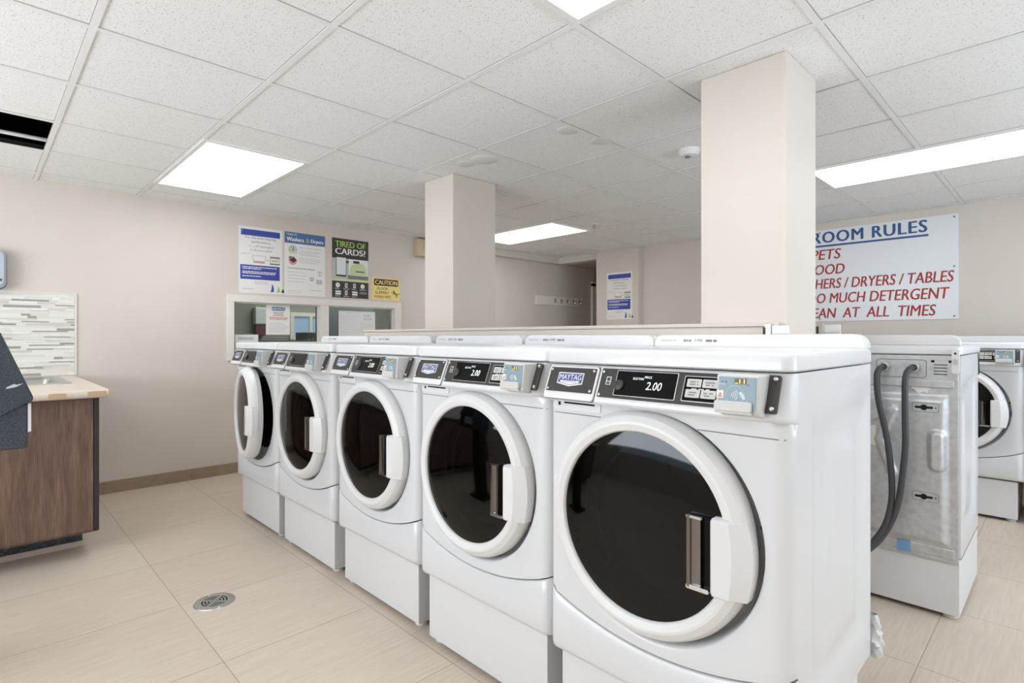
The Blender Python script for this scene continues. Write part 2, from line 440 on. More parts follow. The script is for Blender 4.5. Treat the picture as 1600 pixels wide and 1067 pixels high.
# the void above the missing tile, with a pipe running through it
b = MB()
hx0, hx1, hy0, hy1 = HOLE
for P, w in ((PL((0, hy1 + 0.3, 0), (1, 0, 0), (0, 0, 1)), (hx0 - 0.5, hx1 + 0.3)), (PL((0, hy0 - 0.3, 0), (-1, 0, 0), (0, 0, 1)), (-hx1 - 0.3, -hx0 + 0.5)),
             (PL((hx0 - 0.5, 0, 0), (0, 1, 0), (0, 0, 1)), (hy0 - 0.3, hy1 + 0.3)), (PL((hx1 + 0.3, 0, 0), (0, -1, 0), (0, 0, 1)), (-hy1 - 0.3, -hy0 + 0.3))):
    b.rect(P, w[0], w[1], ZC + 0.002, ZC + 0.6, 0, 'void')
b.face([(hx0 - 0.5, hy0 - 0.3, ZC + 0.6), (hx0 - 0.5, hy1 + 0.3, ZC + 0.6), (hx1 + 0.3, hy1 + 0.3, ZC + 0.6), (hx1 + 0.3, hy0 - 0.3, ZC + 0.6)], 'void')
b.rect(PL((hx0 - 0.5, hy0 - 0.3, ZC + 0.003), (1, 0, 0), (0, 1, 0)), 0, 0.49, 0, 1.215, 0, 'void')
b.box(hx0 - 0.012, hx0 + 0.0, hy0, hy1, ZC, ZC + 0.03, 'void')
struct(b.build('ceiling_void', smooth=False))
b = MB(); b.tube([(hx0 + 0.075, -0.55, ZC + 0.045), (hx0 + 0.075, 0.50, ZC + 0.045)], 0.012, 'plastic_white', 10)
tag(b.build('conduit'), 'pale conduit pipe seen inside the dark gap of the missing ceiling tile', 'pipe')

def ceiling_light(x0, x1, y0, y1, label):
    t = empty('ceiling_light', ((x0 + x1) / 2, (y0 + y1) / 2, ZC), label, 'ceiling light', 'flat ceiling light panels')
    hx, hy = (x1 - x0) / 2, (y1 - y0) / 2
    D = PL((0, 0, 0), (-1, 0, 0), (0, 1, 0))    # faces down
    f = MB(); w = 0.026
    for a in ((-hx, hx, -hy, -hy + w), (-hx, hx, hy - w, hy), (-hx, -hx + w, -hy + w, hy - w), (hx - w, hx, -hy + w, hy - w)):
        f.rslab(D, *a, 0.0, 0.010, 'tee')
    f.build('frame', t, merge=False)
    d = MB(); d.rslab(D, -hx + w, hx - w, -hy + w, hy - w, 0.0, 0.006, 'diffuser'); d.build('diffuser', t, smooth=False)
NL = ['lit ceiling panel above the window and posters by the left wall', 'lit ceiling panel beyond the inner column, in front of the alcove',
      'long lit ceiling panel in front of the laundry rules sign', 'lit ceiling panel at the top edge, only one corner showing',
      'lit ceiling panel behind the camera over the sink end', 'lit ceiling panel directly behind the camera', 'lit ceiling panel to the right of the camera', 'lit ceiling panel in the far right corner beyond the frame']
for l, n in zip(LIGHTS, NL): ceiling_light(*l, n)

DN = PL((0, 0, ZC), (-1, 0, 0), (0, 1, 0))
def ceil_disc(name, x, y, r, label, cat, h=0.007, group=None):
    b = MB(); b.lathe(PL((x, y, ZC), (-1, 0, 0), (0, 1, 0)), 0, 0, [(r, 0), (r, h * 0.5), (r * 0.9, h), (0.001, h * 1.1)], 'disc_white', 28)
    return tag(b.build(name), label, cat, group)
ceil_disc('cover_plate', -2.60, 2.30, 0.085, 'larger of two overlapping round white plates on the ceiling above the inner column', 'cover plate', 0.005, 'round plates on the ceiling')
ceil_disc('cover_plate', -2.745, 2.27, 0.06, 'smaller round white plate overlapping a larger one above the inner column', 'cover plate', 0.004, 'round plates on the ceiling')
ceil_disc('cover_plate', -1.91, 2.30, 0.06, 'round white plate on the ceiling at the edge of a tile, nearer the camera', 'cover plate', 0.004, 'round plates on the ceiling')
ceil_disc('cover_plate', -1.88, 2.56, 0.06, 'flat round white plate on the ceiling between a like plate and the smoke detector', 'cover plate', 0.004, 'round plates on the ceiling')
t = empty('smoke_detector', (-1.60, 3.06, ZC), 'round white smoke detector on the ceiling beside the outer column', 'smoke detector')
D0 = PL((0, 0, 0), (-1, 0, 0), (0, 1, 0))
b = MB(); b.lathe(D0, 0, 0, [(0.062, 0), (0.062, 0.012), (0.058, 0.02), (0.05, 0.036), (0.03, 0.044), (0.001, 0.045)], 'disc_white', 28); b.build('housing', t)
b = MB(); b.lathe(D0, 0.0, -0.02, [(0.016, 0.04), (0.016, 0.05), (0.001, 0.052)], 'ink_grey', 14); b.build('sensor', t)
t = empty('sprinkler', (-3.32, 4.40, ZC), 'small ceiling sprinkler beside the lit panel beyond the inner column', 'sprinkler')
b = MB(); b.lathe(D0, 0, 0, [(0.04, 0), (0.038, 0.006), (0.015, 0.008)], 'disc_white', 20); b.build('escutcheon', t)
b = MB(); b.lathe(D0, 0, 0, [(0.01, 0.006), (0.01, 0.03), (0.02, 0.031), (0.02, 0.034), (0.001, 0.035)], 'steel', 12); b.build('nozzle', t)

# ------------------------------------------------------------------ interior window and the office behind it
t = bpy.data.objects.new('window_1', None); COL.objects.link(t); t.location = (XL, 2.47, 1.0); t['kind'] = 'structure'
LP = PL((0, -2.47, -1.0), (0, 1, 0), (0, 0, 1))
b = MB()
for a in ((1.575, 3.36, 1.515, 1.58), (1.575, 3.36, 0.995, 1.045), (1.575, 1.632, 1.045, 1.515), (3.275, 3.36, 1.045, 1.515), (2.425, 2.513, 1.045, 1.515)):
    b.rslab(LP, *a, -0.10, 0.016, 'frame_white')
for a in ((1.632, 2.425), (2.513, 3.275)):      # glazing beads
    for c in ((a[0], a[1], 1.045, 1.055), (a[0], a[1], 1.505, 1.515), (a[0], a[0] + 0.01, 1.055, 1.505), (a[1] - 0.01, a[1], 1.055, 1.505)):
        b.rslab(LP, *c, -0.055, -0.02, 'frame_white')
b.build('window_frame', t, bevel=0.003, merge=False)
b = MB(); b.rslab(LP, 1.634, 2.423, 1.047, 1.513, -0.052, -0.047, 'office_glass'); b.build('pane', t, smooth=False)
b = MB(); b.rslab(LP, 2.515, 3.273, 1.047, 1.513, -0.052, -0.047, 'office_glass'); b.build('pane', t, smooth=False)
b = MB()
y = 1.645
while y < 2.42: b.rslab(LP, y - 0.0005, y + 0.0005, 1.05, 1.51, -0.0465, -0.0455, 'office_dark'); y += 0.0127
z = 1.058
while z < 1.51: b.rslab(LP, 1.636, 2.42, z - 0.0005, z + 0.0005, -0.0465, -0.0455, 'office_dark'); z += 0.0127
b.build('wire_mesh', t, smooth=False, merge=False)

OX = -7.2
struct(box_obj('wall_office_back', OX - 0.1, OX, 0.9, 6.0, 0, 2.5, 'office_wall'))
struct(box_obj('wall_office_near', OX, XL - 0.12, 0.8, 0.9, 0, 2.5, 'office_wall'))
struct(box_obj('wall_office_far', OX, XL - 0.12, 6.0, 6.1, 0, 2.5, 'office_wall'))
struct(box_obj('floor_office', OX - 0.1, XL - 0.12, 0.8, 6.1, -0.06, 0, 'office_desk'))
struct(box_obj('ceiling_office', OX - 0.1, XL - 0.12, 0.8, 6.1, 2.5, 2.56, 'office_wall'))
area_light('office_fill', (-6.2, 3.2, 2.48), (0, 0, 0), 0.6, 1.2, 30, (1.0, 0.99, 0.95))  # added unseen lamp that brightens the office behind the glass
t = bpy.data.objects.new('window_2', None); COL.objects.link(t); t.location = (OX, 3.2, 1.2); t['kind'] = 'structure'
OP = PL((0, -3.2, -1.2), (0, 1, 0), (0, 0, 1))
b = MB()
for a in ((2.95, 3.9, 1.48, 1.53), (2.95, 3.9, 1.17, 1.21), (2.95, 3.0, 1.21, 1.48), (3.85, 3.9, 1.21, 1.48), (3.21, 3.25, 1.21, 1.48), (3.55, 3.59, 1.21, 1.48)): b.rslab(OP, *a, 0, 0.04, 'frame_white')
b.build('window_frame', t, merge=False)
b = MB(); b.rslab(OP, 3.0, 3.85, 1.21, 1.48, 0.004, 0.012, 'office_pane'); b.build('pane', t, smooth=False)
t = empty('wall_dispenser', (OX, 2.56, 1.22), 'white and maroon dispenser on the office wall seen through the wire glass', 'dispenser')
b = MB(); b.box(0, 0.10, -0.075, 0.075, 0.14, 0.36, 'plastic_white'); b.build('cover', t, 0.02)
b = MB(); b.box(0, 0.08, -0.06, 0.06, 0.0, 0.14, 'maroon'); b.build('reservoir', t, 0.01)
t = empty('office_desk', (-6.75, 2.9, 0), 'grey office desk behind the wire glass window', 'desk')
box_obj('desk_top', -0.42, 0.42, -1.4, 1.5, 1.12, 1.16, 'office_desk', t)
for yy in (-1.38, 1.44): box_obj('side_panel', -0.40, 0.40, yy, yy + 0.04, 0, 1.12, 'office_desk', t)
box_obj('front_panel', 0.36, 0.40, -1.34, 1.44, 0.1, 1.12, 'office_dark', t)
t = empty('printer', (-6.62, 3.02, 1.16), 'dark boxy printer on the office desk behind the window', 'printer')
box_obj('body', -0.17, 0.17, -0.16, 0.16, 0, 0.10, 'office_dark', t, 0.01)
box_obj('paper_tray', 0.17, 0.24, -0.12, 0.12, 0.01, 0.03, 'office_desk', t, 0.004)
t = empty('room_divider', (-5.62, 2.96, 0), 'blue grey divider board standing behind the right window pane', 'divider')
box_obj('panel', -0.025, 0.025, -0.33, 0.30, 0.04, 1.75, 'office_blue', t, 0.006)
for yy in (-0.25, 0.22): box_obj('foot', -0.16, 0.16, yy - 0.02, yy + 0.02, 0, 0.04, 'office_dark', t, 0.006)

# ------------------------------------------------------------------ papers, posters and signs
def bars(b, P, x0, x1, y, n, gap, h, m, d=0.0016, ragged=0.25, align='L'):
    """lines of print too small to read: each line a row of short dashes"""
    for i in range(n):
        w = (x1 - x0) * (1 - ragged * random.random()); x = x0 if align == 'L' else (x0 + x1 - w) / 2; e = x + w
        while x < e - 0.002:
            l = min(random.uniform(0.008, 0.03), e - x); b.rect(P, x, x + l, y - i * gap, y - i * gap + h, d, m); x += l + 0.004
def sheet(name, P0, x, y, w, h, label, cat, group=None, m='paper', tilt=0.0, th=0.0012, lift=0.001):
    """a sheet of paper on plane P0, its lower left corner at x, y"""
    o = P0(x + w / 2, y + h / 2, lift)
    t = tag(bpy.data.objects.new(name, None), label, cat, group); COL.objects.link(t); t.location = o
    r = P0.r * math.cos(tilt) + P0.u * math.sin(tilt); u = P0.u * math.cos(tilt) - P0.r * math.sin(tilt)
    P = PL(r * (-w / 2) + u * (-h / 2), r, u)
    b = MB(); b.rslab(P, 0, w, 0, h, 0, th, m); b.build('sheet', t, smooth=False)
    return t, PL(P(0, 0, th), r, u)

def sails(b, P, x, y, s):
    for dx, hh, m in ((0, 0.075, 'poster_blue'), (0.052, 0.055, 'poster_green'), (0.09, 0.032, 'navy_ink')):
        k = 8; L = [(x + dx * s + 0.012 * s * math.sin(i / k * 2.2), y + hh * s * i / k) for i in range(k + 1)]
        R = [(x + dx * s + (0.030 * s) * (1 - (i / k) ** 2) * 0.9 + 0.012 * s * math.sin(i / k * 2.2) * (0.4 + 0.6 * i / k), y + hh * s * i / k) for i in range(k, -1, -1)]
        b.poly(P, [L[0]] + [(r[0], r[1]) for r in R[::-1]] + L[:0:-1], 0.0006, m)
def detergent_poster(P0, x, y, label, tilt=0.0):
    w, h = 0.385, 0.60
    t, P = sheet('poster', P0, x, y, w, h, label, 'poster', 'detergent posters', tilt=tilt)
    b = MB(); b.rect(P, 0.02, w - 0.02, 0.52, 0.575, 0.0003, 'poster_blue'); b.rect(P, 0.026, 0.034, 0.55, 0.57, 0.0005, 'sky_ink'); b.build('header_band', t, smooth=False)
    b = MB()
    for i, s in enumerate(['For the best cleaning', 'performance', 'of detergent', 'is all you need']):
        b.text(P, s, w / 2 + (0.035 if i == 2 else 0), 0.487 - i * 0.036, 0.026 if i in (0, 1) else 0.022, 'ink_grey', 0.0005, align='C', w=(0.27, 0.16, 0.16, 0.19)[i])
    b.text(P, '1/4 cup', 0.085, 0.415, 0.018, 'ink_light', 0.0005, w=0.065)
    b.build('heading', t, smooth=False)
    b = MB()
    b.poly(P, [(0.125, 0.275), (0.225, 0.275), (0.235, 0.345), (0.115, 0.345)], 0.0003, 'ink_light')
    b.poly(P, [(0.130, 0.279), (0.220, 0.279), (0.230, 0.341), (0.121, 0.341)], 0.0005, 'paper')
    b.poly(P, [(0.131, 0.279), (0.219, 0.279), (0.222, 0.295), (0.128, 0.295)], 0.0007, 'tag_orange')
    b.rect(P, 0.02, 0.11, 0.352, 0.356, 0.0005, 'ink_light')
    b.rect(P, 0.242, 0.258, 0.305, 0.311, 0.0005, 'ink_grey')
    b.rect(P, 0.272, 0.362, 0.27, 0.345, 0.0003, 'ink_grey'); b.rect(P, 0.276, 0.358, 0.284, 0.33, 0.0005, 'paper'); b.rect(P, 0.285, 0.35, 0.297, 0.318, 0.0007, 'poster_mid')
    b.build('cup_drawing', t, smooth=False)
    b = MB(); b.rect(P, 0.012, w - 0.025, 0.125, 0.255, 0.0003, 'poster_blue')
    for yy, x1 in ((0.232, 0.34), (0.217, 0.20), (0.190, 0.33), (0.176, 0.32), (0.150, 0.19)): bars(b, P, 0.03, x1, yy, 1, 0.01, 0.008, 'paper', 0.0005, 0.05)
    b.build('text_panel', t, smooth=False)
    b = MB(); sails(b, P, 0.275, 0.018, 1.05); bars(b, P, 0.025, 0.13, 0.035, 1, 0.01, 0.006, 'ink_light', 0.0005, 0.0)
    bars(b, P, 0.12, 0.27, 0.105, 3, 0.011, 0.004, 'ink_light', 0.0005, 0.3, 'C'); b.build('logo', t, smooth=False)
    for dx in (0.01, w - 0.03):
        tp = MB(); tp.rect(P, dx, dx + 0.02, h - 0.008, h + 0.006, 0.0006, 'plastic_white'); tp.build('tape', t, smooth=False)
detergent_poster(LW, 1.672, 1.60, 'white and blue detergent poster at the start of the poster row above the window', 0.006)
PI_ = PL((0, 5.86, 0), (1, 0, 0), (0, 0, 1))
detergent_poster(PI_, -4.215, 1.43, 'white and blue detergent poster on the pilaster beside the coat rack alcove', -0.004)

t, P = sheet('poster', LW, 2.078, 1.60, 0.40, 0.60, 'white washers and dryers usage poster with a steel blue heading', 'poster')
b = MB(); b.rect(P, 0, 0.40, 0.495, 0.60, 0.0003, 'poster_steel')
b.text(P, 'Usage of...', 0.02, 0.568, 0.022, 'paper', 0.0006, w=0.11, bold=0.012)
b.text(P, 'Washers', 0.02, 0.515, 0.038, 'paper', 0.0006, w=0.165, bold=0.02); b.text(P, '&', 0.205, 0.515, 0.044, 'poster_green', 0.0006, w=0.035); b.text(P, 'Dryers', 0.255, 0.508, 0.044, 'paper', 0.0006, w=0.125, bold=0.02)
b.build('header_band', t, smooth=False)
b = MB()
b.disc(P, 0.078, 0.435, 0.042, 0.0003, 'poster_mid', 16); b.poly(P, [(0.045, 0.395), (0.115, 0.395), (0.088, 0.478), (0.07, 0.478)], 0.0005, 'pale_green')
b.poly(P, [(0.07, 0.42), (0.092, 0.42), (0.085, 0.47), (0.077, 0.47)], 0.0007, 'sky_ink'); b.rect(P, 0.068, 0.11, 0.397, 0.412, 0.0008, 'caution_yellow')
b.disc(P, 0.078, 0.33, 0.040, 0.0003, 'soft_red', 16); b.poly(P, [(0.045, 0.335), (0.085, 0.31), (0.115, 0.335), (0.085, 0.365)], 0.0005, 'ink_dark'); b.rect(P, 0.04, 0.075, 0.345, 0.37, 0.0007, 'ink_grey')
b.build('picture', t, smooth=False)
b = MB()
b.text(P, 'Washers and Dryers Programme', 0.14, 0.455, 0.012, 'ink_grey', 0.0005, w=0.22)
bars(b, P, 0.14, 0.37, 0.425, 3, 0.018, 0.0045, 'ink_light', 0.0005); bars(b, P, 0.14, 0.36, 0.355, 3, 0.018, 0.0045, 'ink_light', 0.0005)
bars(b, P, 0.03, 0.29, 0.255, 1, 0.02, 0.007, 'ink_grey', 0.0005, 0.0); bars(b, P, 0.03, 0.22, 0.22, 4, 0.03, 0.0045, 'ink_light', 0.0005); bars(b, P, 0.03, 0.2, 0.04, 2, 0.016, 0.004, 'ink_light', 0.0005)
b.build('text_block', t, smooth=False)
b = MB(); b.ring(P, 0.265, 0.165, 0.010, 0.018, 0.0005, 'ink_grey', 16); b.ring(P, 0.345, 0.225, 0.022, 0.026, 0.0005, 'ink_light', 16); b.rect(P, 0.335, 0.355, 0.232, 0.24, 0.0006, 'ink_grey'); b.rect(P, 0.335, 0.355, 0.208, 0.215, 0.0006, 'ink_grey')
b.rect(P, 0.31, 0.37, 0.12, 0.165, 0.0005, 'poster_mid'); bars(b, P, 0.25, 0.36, 0.055, 1, 0.01, 0.006, 'ink_light', 0.0005, 0); b.build('diagram', t, smooth=False)

t, P = sheet('poster', LW, 2.552, 1.603, 0.405, 0.60, 'dark poster asking tired of cards with green and white lettering', 'poster', m='poster_dark')
b = MB(); b.text(P, 'TIRED OF', 0.035, 0.515, 0.06, 'poster_green', 0.0006, w=0.335, bold=0.022); b.text(P, 'CARDS?', 0.035, 0.44, 0.062, 'paper', 0.0006, w=0.335, bold=0.022); b.build('heading', t, smooth=False)
b = MB(); b.rect(P, 0, 0.405, 0.19, 0.40, 0.0003, 'poster_mid'); b.rect(P, 0.18, 0.40, 0.24, 0.40, 0.0004, 'paper'); b.disc(P, 0.29, 0.27, 0.10, 0.00045, 'pale_green', 24)
b.rect(P, 0.23, 0.30, 0.36, 0.385, 0.0006, 'ink_dark'); b.rect(P, 0.15, 0.18, 0.355, 0.38, 0.0006, 'ink_dark'); b.rect(P, 0.26, 0.36, 0.268, 0.284, 0.0006, 'ink_grey'); b.rect(P, 0.17, 0.40, 0.195, 0.232, 0.0006, 'ink_grey')
b.rslab(P, 0.04, 0.155, 0.215, 0.425, 0.0004, 0.0007, 'ink_dark', 0.01); b.rect(P, 0.046, 0.149, 0.232, 0.408, 0.0009, 'sign_white')
b.build('picture', t, smooth=False)
b = MB(); b.rect(P, 0, 0.405, 0.168, 0.19, 0.0003, 'pale_green')
for i in range(4):
    for j in range(2):
        xx, yy = 0.035 + i * 0.092, 0.105 - j * 0.075
        if j == 1 and i == 3: bars(b, P, xx - 0.005, xx + 0.075, yy + 0.03, 2, 0.012, 0.006, 'ink_light', 0.0005, 0.1); continue
        if i == 1 or (i == 2 and j == 0): b.rslab(P, xx + 0.012, xx + 0.04, yy, yy + 0.045, 0.0002, 0.0005, 'paper', 0.004); b.rect(P, xx + 0.018, xx + 0.034, yy + 0.01, yy + 0.036, 0.0007, 'poster_dark'); b.disc(P, xx + 0.026, yy + 0.023, 0.005, 0.0008, 'paper', 8)
        elif j == 0: b.disc(P, xx + 0.026, yy + 0.022, 0.024, 0.0005, 'paper', 14); b.rect(P, xx + 0.018, xx + 0.036, yy + 0.018, yy + 0.026, 0.0007, 'ink_light')
        else: b.rect(P, xx, xx + 0.06, yy, yy + 0.018, 0.0005, 'paper'); b.rect(P, xx, xx + 0.06, yy + 0.024, yy + 0.04, 0.0005, 'paper')
        bars(b, P, xx - 0.005, xx + 0.065, yy - 0.012, 2, 0.009, 0.0045, 'ink_light', 0.0005, 0.3)
b.build('icon_panel', t, smooth=False)

t, P = sheet('caution_sign', LW, 2.998, 1.60, 0.348, 0.24, 'yellow caution sign about a slippery floor above the window corner', 'sign', m='caution_yellow')
b = MB(); b.rslab(P, 0.025, 0.325, 0.155, 0.225, 0, 0.0005, 'caution_black', 0.012); b.text(P, 'CAUTION', 0.04, 0.167, 0.046, 'caution_yellow', 0.0009, w=0.27, bold=0.02); b.build('heading', t, smooth=False)
b = MB()
for i, (s, xx, w) in enumerate((('FLOOR', 0.065, 0.13), ('SLIPPERY', 0.04, 0.17), ('WHEN WET', 0.028, 0.205))): b.text(P, s, xx, 0.108 - i * 0.044, 0.030, 'caution_black', 0.0005, w=w)
b.build('lettering', t, smooth=False)
b = MB()
def stroke(b, P, pts, w, m, d=0.0006):
    for (xa, ya), (xb, yb) in zip(pts, pts[1:]):
        dx, dy = xb - xa, yb - ya; l = math.hypot(dx, dy); nx, ny = -dy / l * w / 2, dx / l * w / 2
        b.poly(P, [(xa - nx, ya - ny), (xb - nx, yb - ny), (xb + nx, yb + ny), (xa + nx, ya + ny)], d, m)
stroke(b, P, [(0.262, 0.085), (0.285, 0.082)], 0.014, 'caution_black'); stroke(b, P, [(0.25, 0.096), (0.24, 0.078)], 0.005, 'caution_black')
stroke(b, P, [(0.285, 0.082), (0.31, 0.062), (0.335, 0.078)], 0.008, 'caution_black'); stroke(b, P, [(0.285, 0.078), (0.295, 0.055), (0.315, 0.035)], 0.008, 'caution_black'); stroke(b, P, [(0.27, 0.085), (0.25, 0.062)], 0.005, 'caution_black')
b.disc(P, 0.268, 0.10, 0.009, 0.0006, 'caution_black', 10); b.build('pictogram', t, smooth=False)

GP = PL((XL - 0.047, 0, 0), (0, 1, 0), (0, 0, 1))
t, P = sheet('notice', GP, 1.925, 1.225, 0.222, 0.277, 'white notice with blue heading and red line taped to the wire glass', 'notice', lift=0.003)
b = MB(); b.rslab(P, 0.055, 0.175, 0.225, 0.26, 0, 0.0005, 'poster_steel', 0.008); b.text(P, 'NOTICE', 0.064, 0.232, 0.021, 'paper', 0.0009, w=0.102, bold=0.02); b.build('heading', t, smooth=False)
b = MB(); bars(b, P, 0.06, 0.17, 0.205, 3, 0.014, 0.006, 'ink_grey', 0.0005, 0.4, 'C'); bars(b, P, 0.03, 0.205, 0.155, 1, 0.01, 0.009, 'soft_red', 0.0005, 0.0); bars(b, P, 0.035, 0.20, 0.141, 1, 0.01, 0.010, 'soft_red', 0.0005, 0.1)
bars(b, P, 0.025, 0.205, 0.105, 6, 0.015, 0.003, 'ink_light', 0.0005, 0.3); b.build('lettering', t, smooth=False)
t, P = sheet('notice', GP, 2.645, 1.21, 0.222, 0.262, 'ruled white sheet, first of the pair taped to the second window pane', 'notice', lift=0.003)
b = MB()
for i in range(10): b.rect(P, 0.02, 0.20, 0.03 + i * 0.02, 0.0318 + i * 0.02, 0.0005, 'ink_light')
b.text(P, 'WEEKLY', 0.11, 0.238, 0.01, 'ink_light', 0.0005, align='C'); b.build('lettering', t, smooth=False)
t, P = sheet('notice', GP, 2.868, 1.21, 0.195, 0.262, 'white sheet with grey logo, second of the pair taped to the pane', 'notice', lift=0.003)
b = MB(); b.text(P, 'Laundry', 0.10, 0.205, 0.022, 'ink_grey', 0.0005, align='C', shear=0.3); bars(b, P, 0.05, 0.165, 0.185, 2, 0.013, 0.007, 'ink_light', 0.0005, 0.2, 'C'); bars(b, P, 0.02, 0.18, 0.14, 7, 0.016, 0.003, 'ink_light', 0.0005, 0.3); b.build('lettering', t, smooth=False)
t, P = sheet('card', GP, 1.655, 1.05, 0.20, 0.175, 'pale grey card standing at the bottom corner of the wire glass', 'card', m='sign_white', lift=0.003)
b = MB(); bars(b, P, 0.03, 0.17, 0.142, 2, 0.012, 0.006, 'ink_grey', 0.0005, 0.1); b.build('lettering', t, smooth=False)

t, P = sheet('rules_sign', BW, -2.86, 1.357, 2.20, 0.897, 'large white laundry room rules sign with blue heading and red lines', 'sign', m='sign_white', th=0.006, lift=0.002)
def sx(X): return X + 2.86
b = MB(); b.text(P, 'LAUNDRY ROOM RULES', sx(-0.878), 2.124 - 1.357, 0.108, 'sign_blue', 0.0008, w=1.67, align='R', bold=0.016, spacing=1.12)
b.rect(P, sx(-2.62), sx(-0.866), 2.086 - 1.357, 2.104 - 1.357, 0.0008, 'sign_blue'); b.build('heading', t, smooth=False)
b = MB()
for s, xr, z, w in (('NO  PETS', -1.545, 1.962, 0.53), ('NO  FOOD', -1.513, 1.815, 0.56), ('WASHERS / DRYERS / TABLES', -0.692, 1.676, 1.29), ('TOO MUCH DETERGENT', -0.722, 1.534, 1.18), ('CLEAN  AT  ALL  TIMES', -0.815, 1.389, 1.10)):
    b.text(P, s, sx(xr), z - 1.357, 0.098, 'sign_red', 0.0008, w=w, align='R', shear=0.16, bold=0.01)
b.build('lettering', t, smooth=False)
for xx, yy in ((2.17, 0.87), (2.17, 0.45), (2.17, 0.025), (1.13, 0.025), (1.13, 0.87), (0.03, 0.87), (0.03, 0.025)):
    s = MB(); s.lathe(P, xx, yy, [(0.008, 0), (0.006, 0.003), (0.001, 0.004)], 'ink_grey', 10); s.build('screw', t)

# wall box, coat rack, alcove door
t = empty('alarm_sounder', (XL, 3.64, 2.11), 'beige square sounder box on the left wall just beneath the ceiling', 'sounder')
b = MB(); b.box(0, 0.085, -0.11, 0.11, 0, 0.20, 'beige_plastic'); b.build('housing', t, 0.012)
b = MB(); b.lathe(PL((0.085, 0, 0.10), (0, 1, 0), (0, 0, 1)), 0, 0, [(0.06, 0), (0.055, 0.006), (0.05, 0.003), (0.001, 0.003)], 'beige_plastic', 24); b.build('speaker_grille', t)
t = empty('coat_rack', (XL, 6.0, 1.655), 'white board coat rack with hooks on the wall by the alcove', 'coat rack')
b = MB(); b.box(0, 0.02, -0.47, 0.48, 0, 0.13, 'frame_white'); b.build('board', t, 0.004)
for k in range(5):
    yy = -0.08 + k * 0.135
    b = MB(); b.tube([(0.02, yy, 0.085), (0.05, yy, 0.09), (0.07, yy, 0.105), (0.075, yy, 0.12)], 0.007, 'chrome', 8); b.tube([(0.02, yy, 0.06), (0.04, yy, 0.045), (0.055, yy, 0.05), (0.06, yy, 0.065)], 0.007, 'chrome', 8); b.box(0.019, 0.025, yy - 0.012, yy + 0.012, 0.04, 0.10, 'chrome'); b.build('hook', t)
t = bpy.data.objects.new('door_1', None); COL.objects.link(t); t.location = (XL, 7.28, 0); t['kind'] = 'structure'
b = MB(); DP = PL((0, -7.28, 0), (0, 1, 0), (0, 0, 1))
for a in ((6.79, 6.87, 0, 2.03), (7.69, 7.76, 0, 2.03), (6.79, 7.76, 1.99, 2.06)): b.rslab(DP, *a, 0, 0.03, 'frame_white')
b.build('door_frame', t, merge=False)
b = MB(); b.rslab(DP, 6.87, 7.69, 0.01, 1.99, -0.06, -0.02, 'plastic_white'); b.build('door_leaf', t)
b = MB(); b.lathe(DP, 6.94, 1.0, [(0.012, -0.02), (0.012, 0.02), (0.028, 0.025), (0.028, 0.05), (0.001, 0.055)], 'steel', 16); b.build('door_knob', t)

# ------------------------------------------------------------------ sink counter
CX0, CX1, CY0, CY1 = -5.10, -3.75, -1.6, 0.485
t = empty('sink_cabinet', (-4.4, -0.5, 0), 'dark brown wood base cabinet under the beige sink counter', 'cabinet')
def rel(o, root):                                # place a part built in world coordinates under its root
    o.parent = root; o.location = Vector(o.location) - root.location; return o
cb = MB()
for q in ((CX0, CX1 - 0.02, CY1 - 0.02, CY1, 0.13, 0.872), (CX0, CX1 - 0.02, CY0, CY0 + 0.02, 0.13, 0.872), (CX0, CX1 - 0.02, CY0 + 0.02, CY1 - 0.02, 0.13, 0.15), (CX0, CX0 + 0.02, CY0 + 0.02, CY1 - 0.02, 0.15, 0.872), (CX1 - 0.04, CX1 - 0.02, CY0 + 0.02, CY1 - 0.02, 0.15, 0.872)): cb.box(*q, 'dark_wood')
rel(cb.build('carcass', merge=False), t)
for ya, yb in ((-1.59, -1.0), (-0.995, -0.30), (-0.295, 0.462)):
    d = rel(box_obj('door', CX1 - 0.02, CX1, ya, yb, 0.145, 0.866, 'dark_wood', bevel=0.0015), t)
    hb = MB(); yy = ya + 0.06 if yb < 0.4 else 0.19
    hb.tube([(CX1, yy, 0.71), (CX1 + 0.028, yy, 0.715), (CX1 + 0.028, yy, 0.855), (CX1, yy, 0.86)], 0.006, 'chrome', 8)
    h = hb.build('handle'); h.parent = d
rel(box_obj('edge_strip', CX1 - 0.02, CX1 + 0.002, 0.465, CY1 + 0.002, 0.14, 0.87, 'plate_black'), t)
tk = MB(); tk.box(CX0, -3.99, CY0, 0.44, 0.022, 0.13, 'toe_dark'); tk.box(CX0, -3.985, CY0, 0.448, 0.0, 0.030, 'counter'); rel(tk.build('toe_kick'), t)
t = empty('countertop', (-4.4, -0.5, 0.875), 'beige laminate countertop with chipped edge around the steel sink', 'countertop')
SK = (-4.99, -4.25, -0.35, 0.40)
b = MB()
TX1, TY1, Z0, Z1 = -3.645, 0.515, 0.875, 0.92
for a in ((XL + 0.001, SK[0], -1.62, TY1), (SK[1], TX1 - 0.02, -1.62, TY1), (SK[0], SK[1], -1.62, SK[2]), (SK[0], SK[1], SK[3], TY1)): b.box(*a, Z0, Z1, 'counter')
